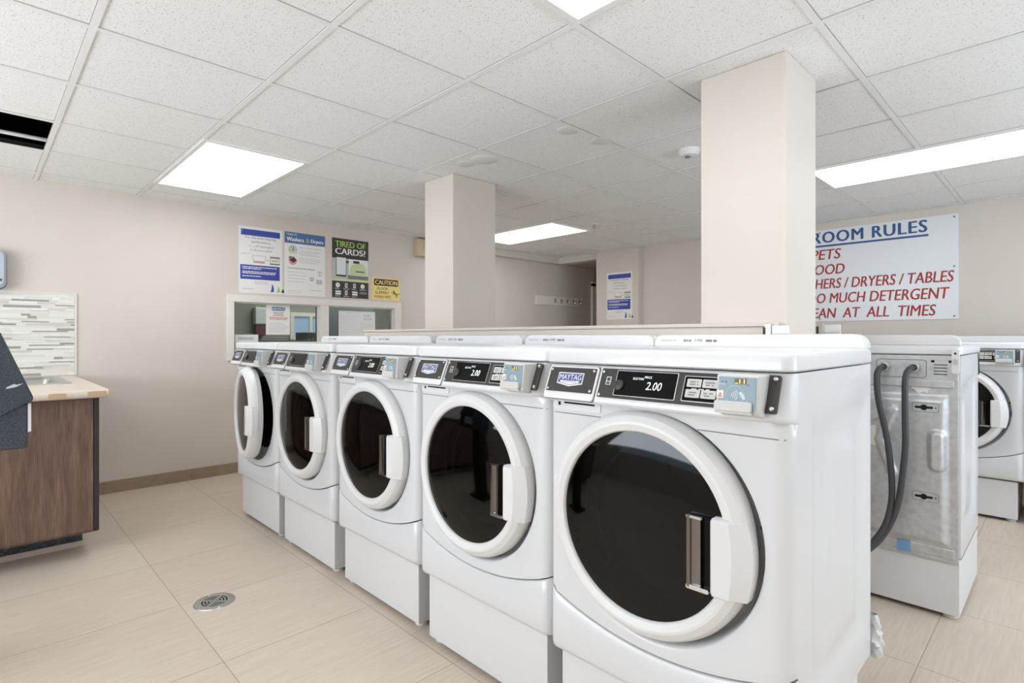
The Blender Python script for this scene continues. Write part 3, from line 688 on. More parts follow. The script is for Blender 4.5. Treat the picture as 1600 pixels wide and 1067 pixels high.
# rounded front nose
k = 6
for i in range(k):
    a0, a1 = -math.pi / 2 + math.pi * i / k, -math.pi / 2 + math.pi * (i + 1) / k
    zc, rr_ = (Z0 + Z1) / 2, (Z1 - Z0) / 2
    p = [(TX1 - 0.02 + 0.02 * math.cos(a), zc + rr_ * math.sin(a)) for a in (a0, a1)]
    b.face([(p[0][0], -1.62, p[0][1]), (p[0][0], TY1, p[0][1]), (p[1][0], TY1, p[1][1]), (p[1][0], -1.62, p[1][1])], 'counter')
b.poly(PL((0, TY1, 0), (-1, 0, 0), (0, 0, 1)), [(-TX1 + 0.02 - 0.02 * math.cos(-math.pi / 2 + math.pi * i / k), (Z0 + Z1) / 2 + 0.0225 * math.sin(-math.pi / 2 + math.pi * i / k)) for i in range(k + 1)], 0, 'counter_worn')
rel(b.build('slab', merge=True), t)
b = MB()
EP = PL((TX1 + 0.0006, 0, 0), (0, 1, 0), (0, 0, 1))
b.rslab(EP, 0.265, 0.335, 0.885, 0.91, 0, 0.0008, 'counter_worn', 0.004); rel(b.build('worn_edge'), t)
b = MB(); b.rslab(EP, 0.425, 0.505, 0.884, 0.912, 0, 0.0008, 'counter_worn', 0.004); rel(b.build('worn_edge'), t)
t = empty('sink', (-4.62, 0.025, 0.92), 'stainless steel sink set into the beige counter', 'sink')
b = MB(); x0, x1, y0, y1 = SK
UP = PL((-4.62, 0.025, 0.92), (1, 0, 0), (0, 1, 0))
hw, hh = (x1 - x0) / 2, (y1 - y0) / 2
outer = rr(-hw - 0.02, hw + 0.02, -hh - 0.02, hh + 0.02, 0.03, 5); i1 = rr(-hw + 0.02, hw - 0.02, -hh + 0.02, hh - 0.02, 0.05, 5); i2 = rr(-hw + 0.03, hw - 0.03, -hh + 0.03, hh - 0.03, 0.05, 5); i3 = rr(-hw + 0.06, hw - 0.06, -hh + 0.06, hh - 0.06, 0.05, 5)
n = len(outer); vs = []
for L, d in ((outer, 0.0005), (outer, 0.004), (i1, 0.004), (i2, -0.01), (i3, -0.17)): vs += [UP(x, y, d) for x, y in L]
b.add(vs, [(j * n + i, j * n + (i + 1) % n, (j + 1) * n + (i + 1) % n, (j + 1) * n + i) for j in range(4) for i in range(n)] + [tuple(range(4 * n, 5 * n))], 'steel')
rel(b.build('basin'), t)
b = MB(); b.lathe(UP, 0, 0, [(0.045, -0.169), (0.04, -0.166), (0.03, -0.168), (0.001, -0.169)], 'chrome', 18); rel(b.build('strainer'), t)
b = MB(); b.tube([(-4.95, -0.25, 0.925), (-4.95, -0.25, 1.12), (-4.93, -0.25, 1.16), (-4.87, -0.25, 1.19), (-4.79, -0.25, 1.18), (-4.76, -0.25, 1.13)], 0.012, 'chrome', 10); rel(b.build('tap'), t)

# mosaic splashback
t = empty('splashback', (XL, -0.5, 0.92), 'mosaic strip tile splashback in white and grey above the sink counter', 'splashback')
SP = PL((0.0, 0.5, -0.92), (0, 1, 0), (0, 0, 1))
b = MB(); b.rslab(SP, -1.6, 0.528, 0.921, 1.516, 0.0005, 0.006, 'grout'); b.build('backing', t)
b = MB(); rnd = random.Random(11)
z = 0.925
while z < 1.508:
    hgt = rnd.choice([0.009, 0.009, 0.019, 0.019, 0.014]); hgt = min(hgt, 1.512 - z)
    if hgt < 0.004: break
    y = -1.6 + rnd.random() * 0.1
    while y < 0.522:
        w = rnd.choice([0.05, 0.1, 0.15, 0.15, 0.2]); e = min(y + w, 0.524)
        k = rnd.choices([0, 1, 2, 3, 4, 5], [5, 4, 3, 2.6, 3, 4])[0]
        if e - y > 0.008: b.rslab(SP, y, e - 0.0015, z, z + hgt - 0.0015, 0.004, 0.0085, 'mosaic_%d' % k)
        y = e
    z += hgt
b.build('tile_strips', t, smooth=False, merge=False)
b = MB(); b.rslab(SP, -1.6, 0.537, 1.514, 1.522, 0.0005, 0.011, 'plastic_white'); b.rslab(SP, 0.526, 0.537, 0.921, 1.514, 0.0005, 0.011, 'plastic_white'); b.build('edge_trim', t, merge=False)

# towel dispenser above the splashback
t = empty('towel_dispenser', (XL, 0.0, 1.53), 'rounded grey towel dispenser on the wall above the mosaic splashback', 'dispenser')
TP = PL((0, 0, 0), (0, 1, 0), (0, 0, 1))
b = MB()
for d0, d1, ins, m in ((0.001, 0.05, 0.0, 'rim_grey'), (0.05, 0.085, 0.004, 'smoke_plastic'), (0.085, 0.10, 0.014, 'smoke_plastic')):
    b.rslab(TP, -0.15 + ins, 0.155 - ins, 0.0 + ins, 0.275 - ins, d0, d1, m, 0.045, 6)
b.build('cover', t, 0.004, merge=False)
b = MB(); b.rslab(TP, -0.08, 0.09, 0.004, 0.03, 0.07, 0.104, 'rim_grey', 0.006); b.build('outlet', t)
b = MB(); b.lathe(TP, 0.12, 0.06, [(0.01, 0.099), (0.008, 0.105), (0.001, 0.106)], 'rim_grey', 12); b.build('lock', t)

# dark hooded kiosk at the edge of the picture
t = empty('kiosk', (-2.78, -0.12, 0), 'charcoal speckled hooded kiosk cut off by the picture edge before the sink', 'kiosk')
KP = PL((0.18, 0.12, 0), (0, 1, 0), (0, 0, 1))  # faces +X; x = world Y, y = world Z
b = MB(); b.slab(KP, [(-0.32, 0.86), (-0.05, 0.895), (0.06, 0.922), (0.146, 0.972), (0.150, 0.982), (0.063, 1.215), (0.03, 1.25), (-0.32, 1.25)], -0.36, 0, 'speck'); b.build('hood', t, 0.008)
b = MB(); b.rslab(KP, -0.30, 0.134, 0.803, 0.96, -0.34, -0.012, 'speck'); b.build('body', t, 0.006)
b = MB(); b.rslab(KP, 0.134, 0.143, 0.862, 0.962, -0.20, -0.014, 'plastic_white'); b.build('side_label', t)
b = MB(); b.poly(KP, [(0.076, 1.020), (0.078, 1.026), (0.096, 1.036), (0.104, 1.033), (0.122, 1.037), (0.104, 1.026), (0.09, 1.022)], 0.0008, 'scratch'); b.build('scratch_mark', t, smooth=False)
b = MB(); b.rslab(KP, -0.28, -0.12, 0.03, 0.805, -0.26, -0.10, 'plate_black'); b.build('post', t, 0.01)
b = MB(); b.rslab(KP, -0.34, -0.06, 0.0, 0.03, -0.34, -0.02, 'plate_black'); b.build('base', t, 0.008)

# floor drain
t = empty('floor_drain', (-2.72, 0.775, 0), 'round metal floor drain grate in the beige tiles', 'drain')
FP = PL((0, 0, 0.0), (1, 0, 0), (0, 1, 0))
b = MB(); b.lathe(FP, 0, 0, [(0.085, 0), (0.083, 0.003), (0.062, 0.004), (0.060, 0.0015)], 'steel', 32); b.build('rim', t)
b = MB(); b.disc(FP, 0, 0, 0.061, 0.0012, 'hole', 32)
b.build('well', t)
b = MB()
for r0, r1 in ((0.0, 0.008), (0.014, 0.021), (0.027, 0.034), (0.040, 0.047), (0.053, 0.061)): b.ring(FP, 0, 0, r0, r1, 0.0035, 'steel', 32)
for k in range(4):
    a = math.pi / 4 + k * math.pi / 2; c, s_ = math.cos(a), math.sin(a)
    b.poly(FP, [(c * 0.002 - s_ * 0.005, s_ * 0.002 + c * 0.005), (c * 0.002 + s_ * 0.005, s_ * 0.002 - c * 0.005), (c * 0.06 + s_ * 0.005, s_ * 0.06 - c * 0.005), (c * 0.06 - s_ * 0.005, s_ * 0.06 + c * 0.005)], 0.0036, 'steel')
b.build('grate', t, smooth=False)
for xx in (-0.072, 0.072):
    b = MB(); b.lathe(FP, xx, 0, [(0.006, 0.0035), (0.005, 0.0055), (0.001, 0.006)], 'chrome', 10); b.build('screw', t)

# ------------------------------------------------------------------ the washer
HX, HZ, HR = -0.004, 0.716, 0.296                 # centre and radius of the recess round the door
DX, DZ, DR = -0.021, 0.721, 0.289                   # centre and outer radius of the door
def seam(x): return 0.392 + 0.070 * (x / 0.345) ** 2
ZT = 1.0135                                      # top of the front panel
FRONT = PL((0, 0, 0), (1, 0, 0), (0, 0, 1))      # faces -y

def build_washer(label, name='washer'):
    t = empty(name, (0, 0, 0), label, 'washer', 'white front-loading washers')
    # cabinet with pressed side panels
    b = MB(); X = 0.345
    def press(y, z):
        def edge(v, a, c, s): return max(0.0, min(1.0, (v - a) / s, (c - v) / s))
        sm = lambda q: q * q * (3 - 2 * q)
        e = min(edge(y, 0.13, 0.62, 0.045), edge(z, 0.33, 1.03, 0.07)); e2 = min(edge(y, 0.27, 0.52, 0.03), edge(z, 0.40, 0.95, 0.05))
        return -0.010 * sm(e) + 0.007 * sm(e2)
    us = [0.036 + (0.65 - 0.036) * i / 40 for i in range(41)]; vz = [0.268 + (1.122 - 0.268) * i / 40 for i in range(41)]
    b.grid(lambda y, z: (X + press(y, z), y, z), us, vz, 'white'); b.grid(lambda y, z: (-X - press(y, z), y, z), us, vz, 'white', True)
    y0, y1, z0, z1 = 0.036, 0.65, 0.268, 1.122
    b.face([(-X, y1, z0), (-X, y1, z1), (X, y1, z1), (X, y1, z0)], 'white'); b.face([(-X, y0, z0), (-X, y1, z0), (X, y1, z0), (X, y0, z0)], 'white')
    b.face([(-X, y0, z1), (X, y0, z1), (X, y1, z1), (-X, y1, z1)], 'white')
    b.box(-X + 0.002, X - 0.002, 0.0365, 0.05, z0, 0.36, 'white'); b.box(-X + 0.002, X - 0.002, 0.0365, 0.05, 0.995, z1, 'white')
    b.box(-X + 0.002, -0.29, 0.0365, 0.05, 0.36, 0.995, 'white'); b.box(0.302, X - 0.002, 0.0365, 0.05, 0.36, 0.995, 'white')
    b.build('cabinet', t)
    # lid with its upstand at the back
    b = MB(); LPn = PL((0, 0, 1.1255), (1, 0, 0), (0, 1, 0))
    pts = rr(-0.351, 0.351, -0.010, 0.655, 0.026, 5); n = len(pts); cxy = (0.0, 0.3225)
    rings = []
    for ins, z in ((0.004, 0.0), (0.0, 0.004), (0.0, 0.030), (0.002, 0.036), (0.006, 0.0405), (0.012, 0.042)):
        rings.append([(x - math.copysign(ins, x), y - (ins if y > cxy[1] else -ins), 1.1255 + z) for x, y in pts])
    b.add([p for r_ in rings for p in r_], [(j * n + i, j * n + (i + 1) % n, (j + 1) * n + (i + 1) % n, (j + 1) * n + i) for j in range(5) for i in range(n)] + [tuple(range(5 * n, 6 * n))], 'white')
    b.build('lid', t)
    b = MB(); U = PL((0, 0.600, 0), (1, 0, 0), (0, 0, 1))
    r = 0.035; top = 1.2095
    prof = [(-0.346, 1.164)] + [(-0.346 + r - r * math.cos(a), top - r + r * math.sin(a)) for a in [math.pi / 2 * i / 6 for i in range(7)]]
    prof = prof + [(-x, z) for x, z in prof[::-1]]
    b.slab(U, prof[::-1], -0.052, 0.0, 'white'); u = b.build('upstand', t, 0.006)
    b = MB(); b.text(U, '866 770', -0.225, 1.184, 0.010, 'ink_grey', 0.0012, w=0.072, shear=0.2, bold=0.01); bars(b, U, -0.140, -0.10, 1.184, 1, 0.01, 0.008, 'ink_grey', 0.0012, 0.0)
    bars(b, U, -0.315, -0.255, 1.186, 1, 0.01, 0.006, 'poster_mid', 0.0012, 0.0); s = MB()
    o = b.build('sticker', u, smooth=False)
    # front panel with the round recess
    b = MB()
    A = sorted([2 * math.pi * i / 96 for i in range(96)] + [math.atan2(ZT - HZ, 0.345 - HX), math.atan2(ZT - HZ, -0.345 - HX) % (2 * math.pi),
               math.atan2(seam(0.345) - HZ, 0.345 - HX) % (2 * math.pi), math.atan2(seam(-0.345) - HZ, -0.345 - HX) % (2 * math.pi)])
    def outl(a, dx):
        c, s_ = math.cos(a), math.sin(a); lo = 10.0
        if c > 1e-6: lo = min(lo, (0.345 - dx - HX) / c)
        if c < -1e-6: lo = min(lo, (-0.345 + dx - HX) / c)
        if s_ > 1e-6: lo = min(lo, (ZT - HZ) / s_)
        if s_ < -1e-6:
            q = (seam(0) - HZ) / s_
            for _ in range(12): q = (seam(HX + min(q, lo) * c) - HZ) / s_
            lo = min(lo, q)
        return (HX + lo * c, HZ + lo * s_)
    circ = lambda rad, y: [(HX + rad * math.cos(a), y, HZ + rad * math.sin(a)) for a in A]
    R = 0.036; fr = []
    fr.append(circ(0.20, 0.060)); fr.append(circ(0.274, 0.058)); fr.append(circ(0.286, 0.045)); fr.append(circ(0.290, 0.012)); fr.append(circ(0.293, 0.003)); fr.append(circ(HR, 0.0))
    for th in (0, 15, 30, 45, 60, 75, 90):
        q = math.radians(th); dx = R * (1 - math.sin(q)); y = R * (1 - math.cos(q))
        fr.append([(p[0], y if abs(p[0]) > 0.345 - R - 1e-6 and dx < R else 0.0, p[1]) for p in (outl(a, dx) for a in A)])
    # bend the side edges round the corner: y depends on how near x is to the side
    def bend(p):
        d = abs(p[0]) - (0.345 - R)
        return (p[0], R - math.sqrt(max(0.0, R * R - d * d)) if d > 0 else 0.0, p[2])
    fr = fr[:6] + [[bend(p) for p in L] for L in fr[6:]]
    n = len(A)
    b.add([p for L in fr for p in L], [(j * n + i, j * n + (i + 1) % n, (j + 1) * n + (i + 1) % n, (j + 1) * n + i) for j in range(len(fr) - 1) for i in range(n)], 'white')
    zc = 0.979                                   # thin seam either side of the recess
    for sg in (-1, 1):
        xi = HX + sg * math.sqrt(HR * HR - (zc - HZ) ** 2); pts = [xi + (sg * 0.345 - xi) * i / 14 for i in range(15)]
        for xa, xb in zip(pts, pts[1:]):
            pa, pb = bend((xa, 0, 0)), bend((xb, 0, 0))
            q = [(xa, pa[1] - 0.0006, zc - 0.0012), (xb, pb[1] - 0.0006, zc - 0.0012), (xb, pb[1] - 0.0006, zc + 0.0012), (xa, pa[1] - 0.0006, zc + 0.0012)]
            b.face(q if sg > 0 else q[::-1], 'seam')
    fp = b.build('front_panel', t, angle=50)
    # latch, screws and the warning label inside the recess, on the handle side
    RP = PL((HX, 0.0575, HZ), (1, 0, 0), (0, 0, 1))
    b = MB()
    b.lathe(PL((0, 0, 0), (1, 0, 0), (0, 0, 1)), 0.276, 0.80, [(0.005, -0.035), (0.005, -0.022), (0.001, -0.020)], 'chrome', 10); b.lathe(FRONT, 0.278, 0.775, [(0.006, -0.035), (0.006, -0.02), (0.001, -0.018)], 'hole', 10); b.box(0.280, 0.288, 0.026, 0.034, 0.685, 0.72, 'navy_wire')
    b.build('latch', fp)
    b = MB()
    a0, a1 = math.radians(-40), math.radians(-13); kk = 8
    for i in range(kk):
        p0, p1 = a0 + (a1 - a0) * i / kk, a0 + (a1 - a0) * (i + 1) / kk
        q = lambda a, rad, y: (HX + rad * math.cos(a), y, HZ + rad * math.sin(a))
        b.face([q(p0, 0.2872, 0.030), q(p1, 0.2872, 0.030), q(p1, 0.2903, 0.006), q(p0, 0.2903, 0.006)][::-1], 'paper')
        for r_, y in ((0.2868, 0.024), (0.2876, 0.018), (0.2886, 0.012)):
            if i < kk - 1: b.face([q(p0, r_, y + 0.001), q(p0 + (p1 - p0) * 0.8, r_, y + 0.001), q(p0 + (p1 - p0) * 0.8, r_, y - 0.001), q(p0, r_, y - 0.001)][::-1], 'ink_dark')
    b.build('warning_label', fp, smooth=False)
    # lower panel
    b = MB(); xs = [-0.345 + 0.69 * i / 48 for i in range(49)]; zb = 0.274
    xs = sorted(set(xs + [s_ * (0.345 - R * (1 - math.sin(math.radians(q)))) for s_ in (-1, 1) for q in (0, 20, 40, 60, 75, 90)]))
    yb = lambda x: bend((x, 0, 0))[1] - 0.002
    rows = [lambda x: (x, yb(x) + 0.02, seam(x) - 0.0045), lambda x: (x, yb(x) + 0.004, seam(x) - 0.0045), lambda x: (x, yb(x), seam(x) - 0.0085), lambda x: (x, yb(x), zb + 0.02), lambda x: (x, yb(x) + 0.003, zb + 0.006), lambda x: (x, yb(x) + 0.012, zb), lambda x: (x, 0.045, zb)]
    nx = len(xs); b.add([f(x) for f in rows for x in xs], [(j * nx + i, (j + 1) * nx + i, (j + 1) * nx + i + 1, j * nx + i + 1) for j in range(len(rows) - 1) for i in range(nx - 1)], 'white')
    b.build('lower_panel', t, angle=50)
    # console fascia, bulging out at its lower edge
    b = MB()
    prof = [(0.03, 1.1225), (0.0, 1.1222), (-0.003, 1.119), (-0.006, 1.113), (-0.038, 1.036), (-0.041, 1.028), (-0.040, 1.023), (-0.034, 1.0185), (-0.010, 1.0145), (0.004, 1.013), (0.03, 1.013)]
    xs = [-0.348 + 0.036 * (1 - math.cos(math.pi / 2 * i / 6)) for i in range(7)]
    xs = sorted(set(xs + [-x for x in xs] + [-0.30 + 0.62 * i / 30 for i in range(31)]))
    def ca(x):
        d = abs(x) - (0.348 - R); back = R - math.sqrt(max(0.0, R * R - d * d)) if d > 0 else 0.0
        q = max(0.0, min(1.0, (0.352 - x) / 0.06)); q = q * q * (3 - 2 * q)
        return back, q
    def cp(x, j):
        back, q = ca(x); y, z = prof[j]
        if y < 0: y *= q
        return (x, min(y + back, 0.04), z)
    nx = len(xs); npf = len(prof)
    b.add([cp(x, j) for j in range(npf) for x in xs], [(j * nx + i, (j + 1) * nx + i, (j + 1) * nx + i + 1, j * nx + i + 1) for j in range(npf - 1) for i in range(nx - 1)], 'white')
    con = b.build('console', t, angle=60)
    CF = PL((0, -0.006, 1.114), (1, 0, 0), (0, 0.032, 0.078))   # lies on the console face, y = 0 at its top, negative below
    # dispenser drawer: white rounded frame, dark name plate, finger recess below
    b = MB(); b.rslab(CF, -0.326, -0.144, -0.098, 0.004, -0.004, 0.0025, 'seam', 0.008); b.rslab(CF, -0.324, -0.146, -0.097, 0.002, -0.002, 0.006, 'white', 0.009)
    dd = b.build('dispenser_drawer', t, 0.002, merge=False)
    b = MB(); b.rslab(CF, -0.317, -0.152, -0.076, -0.004, 0.005, 0.0075, 'plate_black', 0.002)
    npl = b.build('name_plate', dd)
    b = MB(); cx0, cy0 = -0.237, -0.038
    b.poly(CF, [(cx0 - 0.046, cy0 - 0.014), (cx0, cy0 - 0.022), (cx0 + 0.046, cy0 - 0.014), (cx0 + 0.046, cy0 + 0.019), (cx0 - 0.046, cy0 + 0.019)], 0.0080, 'logo_white')
    b.poly(CF, [(cx0 - 0.043, cy0 - 0.011), (cx0, cy0 - 0.018), (cx0 + 0.043, cy0 - 0.011), (cx0 + 0.043, cy0 + 0.016), (cx0 - 0.043, cy0 + 0.016)], 0.0084, 'logo_blue')
    b.poly(CF, [(cx0 - 0.034, cy0 - 0.011), (cx0, cy0 - 0.017), (cx0 + 0.034, cy0 - 0.011), (cx0 + 0.034, cy0 - 0.005), (cx0 - 0.034, cy0 - 0.005)], 0.0088, 'logo_white')
    b.text(CF, 'MAYTAG', cx0, cy0 - 0.0025, 0.0155, 'logo_white', 0.0090, w=0.078, align='C', bold=0.01); b.text(CF, 'COMMERCIAL', cx0, cy0 - 0.0105, 0.0045, 'ink_grey', 0.0092, w=0.05, align='C')
    b.build('badge', dd, smooth=False)
    for xx, yy in ((-0.310, -0.011), (-0.159, -0.011), (-0.310, -0.069), (-0.159, -0.069)):
        s = MB(); s.lathe(CF, xx, yy, [(0.0045, 0.0075), (0.004, 0.0100), (0.001, 0.0108)], 'chrome', 10); s.build('screw', dd)
    b = MB(); RC = PL((0, 0, 0), (1, 0, 0), (0, 0, 1))
    b.rslab(RC, -0.322, -0.150, 0.990, 1.016, -0.001, 0.003, 'white_satin', 0.008); b.rect(RC, -0.280, -0.170, 1.0075, 1.0125, 0.0034, 'hole'); b.rect(RC, -0.302, -0.293, 1.001, 1.0115, 0.0034, 'hole'); b.build('finger_recess', dd, merge=False)
    # control panel
    b = MB(); b.rslab(CF, -0.137, 0.25, -0.080, 0.001, -0.002, 0.002, 'plate_black', 0.003)
    cpn = b.build('control_panel', t)
    b = MB(); b.rslab(CF, -0.086, 0.092, -0.073, -0.003, 0.0018, 0.004, 'chrome', 0.003); b.rslab(CF, -0.084, 0.089, -0.0715, -0.005, 0.003, 0.0046, 'display_black', 0.002); b.build('display', cpn)
    b = MB(); b.text(CF, '2.00', 0.008, -0.052, 0.021, 'led_white', 0.0050, w=0.044, shear=0.16); b.text(CF, 'PRICE', 0.0, -0.022, 0.006, 'led_white', 0.005, w=0.02); b.text(CF, 'SELECTIONS', -0.034, -0.027, 0.006, 'led_white', 0.005, w=0.032); b.build('digits', cpn, smooth=False)
    b = MB(); b.lathe(CF, -0.072, -0.045, [(0.015, 0.0046), (0.014, 0.010), (0.010, 0.012), (0.001, 0.0125)], 'plate_black', 18); b.build('knob', cpn)
    b = MB(); b.rect(CF, -0.118, -0.102, -0.045, -0.022, 0.0025, 'button_grey'); b.rect(CF, -0.115, -0.105, -0.034, -0.025, 0.0028, 'ink_dark'); b.rect(CF, -0.115, -0.105, -0.043, -0.037, 0.0028, 'ink_dark'); b.build('energy_label', cpn, smooth=False)
    b = MB(); b.rslab(CF, 0.108, 0.236, -0.072, -0.008, 0.0018, 0.0034, 'chrome', 0.003); b.rslab(CF, 0.110, 0.234, -0.070, -0.010, 0.003, 0.0040, 'display_black', 0.003)
    b.build('button_frame', cpn)
    for xx, yy in ((0.117, -0.036), (0.156, -0.036), (0.195, -0.036), (0.117, -0.062), (0.156, -0.062)):
        s = MB(); s.rslab(CF, xx, xx + 0.036, yy, yy + 0.020, 0.0038, 0.0055, 'button_grey', 0.002); bars(s, CF, xx + 0.006, xx + 0.03, yy + 0.011, 2, 0.006, 0.003, 'ink_grey', 0.0058, 0.2, 'C'); s.build('button', cpn, merge=False)
    s = MB(); s.lathe(CF, 0.212, -0.054, [(0.010, 0.0038), (0.009, 0.006), (0.001, 0.0065)], 'button_green', 16); s.build('start_button', cpn)
    b = MB(); bars(b, CF, 0.13, 0.175, -0.042, 1, 0.01, 0.003, 'button_grey', 0.0045, 0.0); bars(b, CF, 0.20, 0.225, -0.041, 1, 0.01, 0.004, 'button_grey', 0.0045, 0.0); b.build('caption', cpn, smooth=False)
    for xx, yy in ((-0.130, -0.009), (-0.130, -0.073)):
        s = MB(); s.lathe(CF, xx, yy, [(0.0045, 0.002), (0.004, 0.005), (0.001, 0.0058)], 'chrome', 10); s.build('screw', cpn)
    # card reader
    RF = PL((0, -0.076, 1.112), (1, 0, 0), (0, 0.010, 0.086))   # its own front face
    b = MB(); x0, x1 = 0.211, 0.304
    def q8(xa, xb): return [(xa, -0.0, 1.120), (xa, -0.066, 1.120), (xa, -0.0745, 1.045), (xa, -0.070, 1.035), (xa, -0.036, 1.026)]
    pf = q8(x0, x1); k = len(pf)
    b.add([p for p in pf] + [(x1, p[1], p[2]) for p in pf], [tuple(range(k)), tuple(range(2 * k - 1, k - 1, -1))] + [(i, k + i, k + (i + 1) % k, (i + 1) % k) for i in range(k)], 'reader_grey')
    rd = b.build('card_reader', t, 0.005, 3)
    fn = PL((0, -0.0665, 1.1185), (1, 0, 0), (0, 0.0085, 0.075))
    b = MB(); b.rslab(fn, x0 + 0.007, x1 - 0.006, -0.074, -0.004, -0.002, 0.0012, 'reader_face', 0.002); b.build('reader_face', rd)
    b = MB(); b.rect(fn, 0.252, 0.278, -0.019, -0.007, 0.0016, 'amber_dark'); b.text(fn, '11', 0.263, -0.0175, 0.009, 'led_amber', 0.0020, w=0.011); b.rect(fn, 0.254, 0.260, -0.0178, -0.0163, 0.0020, 'led_amber'); b.build('amber_digits', rd, smooth=False)
    b = MB(); b.rect(fn, 0.214, 0.229, -0.051, -0.034, 0.0016, 'paper'); b.poly(fn, [(0.216, -0.049), (0.227, -0.049), (0.224, -0.037), (0.219, -0.041)], 0.0019, 'tag_orange'); b.build('tag_sticker', rd, smooth=False)
    b = MB(); b.ring(fn, 0.254, -0.042, 0.0195, 0.0202, 0.0016, 'reader_line', 24)
    for r_ in (0.004, 0.008, 0.012, 0.016): b.ring(fn, 0.243, -0.042, r_, r_ + 0.0018, 0.0018, 'reader_line', 8, -0.7, 0.7)
    b.poly(fn, [(0.262, -0.037), (0.268, -0.034), (0.277, -0.046), (0.276, -0.052), (0.270, -0.05)], 0.0018, 'reader_line')
    for xx, yy in ((0.226, -0.015), (0.234, -0.015), (0.282, -0.020)): b.disc(fn, xx, yy, 0.0016, 0.0018, 'navy_ink', 8)
    b.rect(fn, 0.218, 0.232, -0.021, -0.0195, 0.0017, 'reader_line'); b.build('contactless_mark', rd, smooth=False)
    b = MB(); b.rslab(fn, x0 + 0.001, x1 - 0.012, -0.078, -0.056, -0.002, 0.0095, 'reader_grey', 0.005); b.rslab(fn, x0 + 0.001, x1 - 0.012, -0.083, -0.077, -0.002, 0.006, 'reader_grey', 0.002); b.build('card_slot', rd, 0.0015, merge=False)
    b = MB(); b.rslab(CF, 0.296, 0.328, -0.082, 0.003, -0.001, 0.0045, 'ink_dark', 0.005); mp_ = b.build('mounting_plate', rd)
    for yy in (-0.006, -0.072):
        b = MB(); b.lathe(CF, 0.317, yy, [(0.006, 0.0045), (0.0055, 0.0085), (0.003, 0.011), (0.001, 0.0112)], 'chrome', 12); b.build('screw', rd)
    # door: ring, glass, handle
    dl = (-0.290, 0.0, DZ)
    b = MB(); Dp = PL((DX, 0.010, DZ), (1, 0, 0), (0, 0, 1))
    b.lathe(Dp, 0, 0, [(0.222, 0.022), (0.2355, 0.028), (0.2375, 0.036), (0.2405, 0.040), (0.256, 0.0450), (0.2625, 0.0445), (0.278, 0.034), (0.2855, 0.022), (DR, 0.010), (DR, -0.006), (0.278, -0.032), (0.235, -0.040), (0.210, -0.025), (0.222, 0.022)], 'plastic_white', 72)
    b.rslab(Dp, -0.298, -0.275, -0.075, 0.075, -0.03, 0.010, 'plastic_white', 0.004)
    dr = b.build('door', t, loc=dl, angle=20)
    b = MB(); b.lathe(Dp, 0, 0, [(0.2365, 0.031), (0.21, 0.0355), (0.155, 0.041), (0.09, 0.0445), (0.04, 0.046), (0.0005, 0.0463)], 'door_glass', 64)
    g = b.build('glass', None, angle=60); g.parent = dr; g.location = -Vector(dl)
    b = MB(); arc = [(0.2945 * math.cos(a), 0.2945 * math.sin(a)) for a in [math.radians(-17.5 + 35 * i / 10) for i in range(11)]]
    hp = [(0.206, -0.080), (0.2655, -0.0838)] + arc + [(0.2655, 0.0838), (0.206, 0.080)]
    hp = [(0.2065, -0.081), (0.2105, -0.0885)] + arc + [(0.2105, 0.0885), (0.2065, 0.081)]
    HPn = PL((DX, 0.008, DZ - 0.019), (1, 0, 0), (0, 0, 1)); n = len(hp)
    rim = [(x, y, 0.0) for x, y in hp] + [(x, y, 0.030 if x > 0.24 else 0.052) for x, y in hp]
    ins = [(0.2115 + (x - 0.2065) * 0.52, y * 0.95, 0.0575) for x, y in hp]
    b.add([HPn(*p) for p in rim + ins], [(i, (i + 1) % n, n + (i + 1) % n, n + i) for i in range(n)] + [(n + i, n + (i + 1) % n, 2 * n + (i + 1) % n, 2 * n + i) for i in range(n)] + [tuple(range(2 * n, 3 * n)), tuple(range(n - 1, -1, -1))], 'plastic_white')
    h = b.build('handle', None, 0.002, angle=30); h.parent = dr; h.location = -Vector(dl)
    b = MB()
    b.rslab(HPn, 0.148, 0.207, -0.085, 0.085, 0.030, 0.046, 'display_black', 0.004)
    gs = [(0.148, 0.040), (0.150, 0.055), (0.156, 0.056), (0.160, 0.050), (0.170, 0.0475), (0.181, 0.049), (0.185, 0.0555), (0.187, 0.043)]
    b.grid(lambda i, v: HPn(gs[i][0], v, gs[i][1]), list(range(len(gs))), [-0.083, -0.07, 0.07, 0.083], 'grip_chrome')
    b.rslab(HPn, 0.148, 0.203, -0.087, -0.077, 0.036, 0.055, 'chrome', 0.003); b.rslab(HPn, 0.148, 0.187, 0.078, 0.084, 0.036, 0.054, 'chrome', 0.002)
    gr = b.build('grip', None, merge=False); gr.parent = dr; gr.location = -Vector(dl)
    # gasket and drum seen through the glass
    b = MB(); b.lathe(Dp, 0, 0, [(0.262, -0.058), (0.235, -0.050), (0.205, -0.046), (0.190, -0.05), (0.186, -0.08), (0.195, -0.10)], 'rubber', 48); b.build('gasket', t)
    b = MB(); b.lathe(Dp, 0, 0, [(0.19, -0.098), (0.245, -0.105), (0.255, -0.13), (0.258, -0.30), (0.255, -0.52), (0.235, -0.55), (0.06, -0.56), (0.001, -0.55)], 'drum', 48)
    for k in range(3):
        a = 0.5 + k * 2.1; c, s_ = math.cos(a), math.sin(a)
        b.tube([Dp(c * 0.235, s_ * 0.235, -0.13), Dp(c * 0.225, s_ * 0.225, -0.2), Dp(c * 0.225, s_ * 0.225, -0.45), Dp(c * 0.24, s_ * 0.24, -0.53)], 0.022, 'rubber', 8)
    b.build('drum', t)
    # pedestal and feet
    b = MB(); b.box(-0.313, 0.313, 0.027, 0.645, 0.020, 0.262, 'white_satin'); b.box(-0.318, 0.318, 0.05, 0.64, 0.262, 0.268, 'seam'); b.build('pedestal', t, 0.006, 3, merge=False)
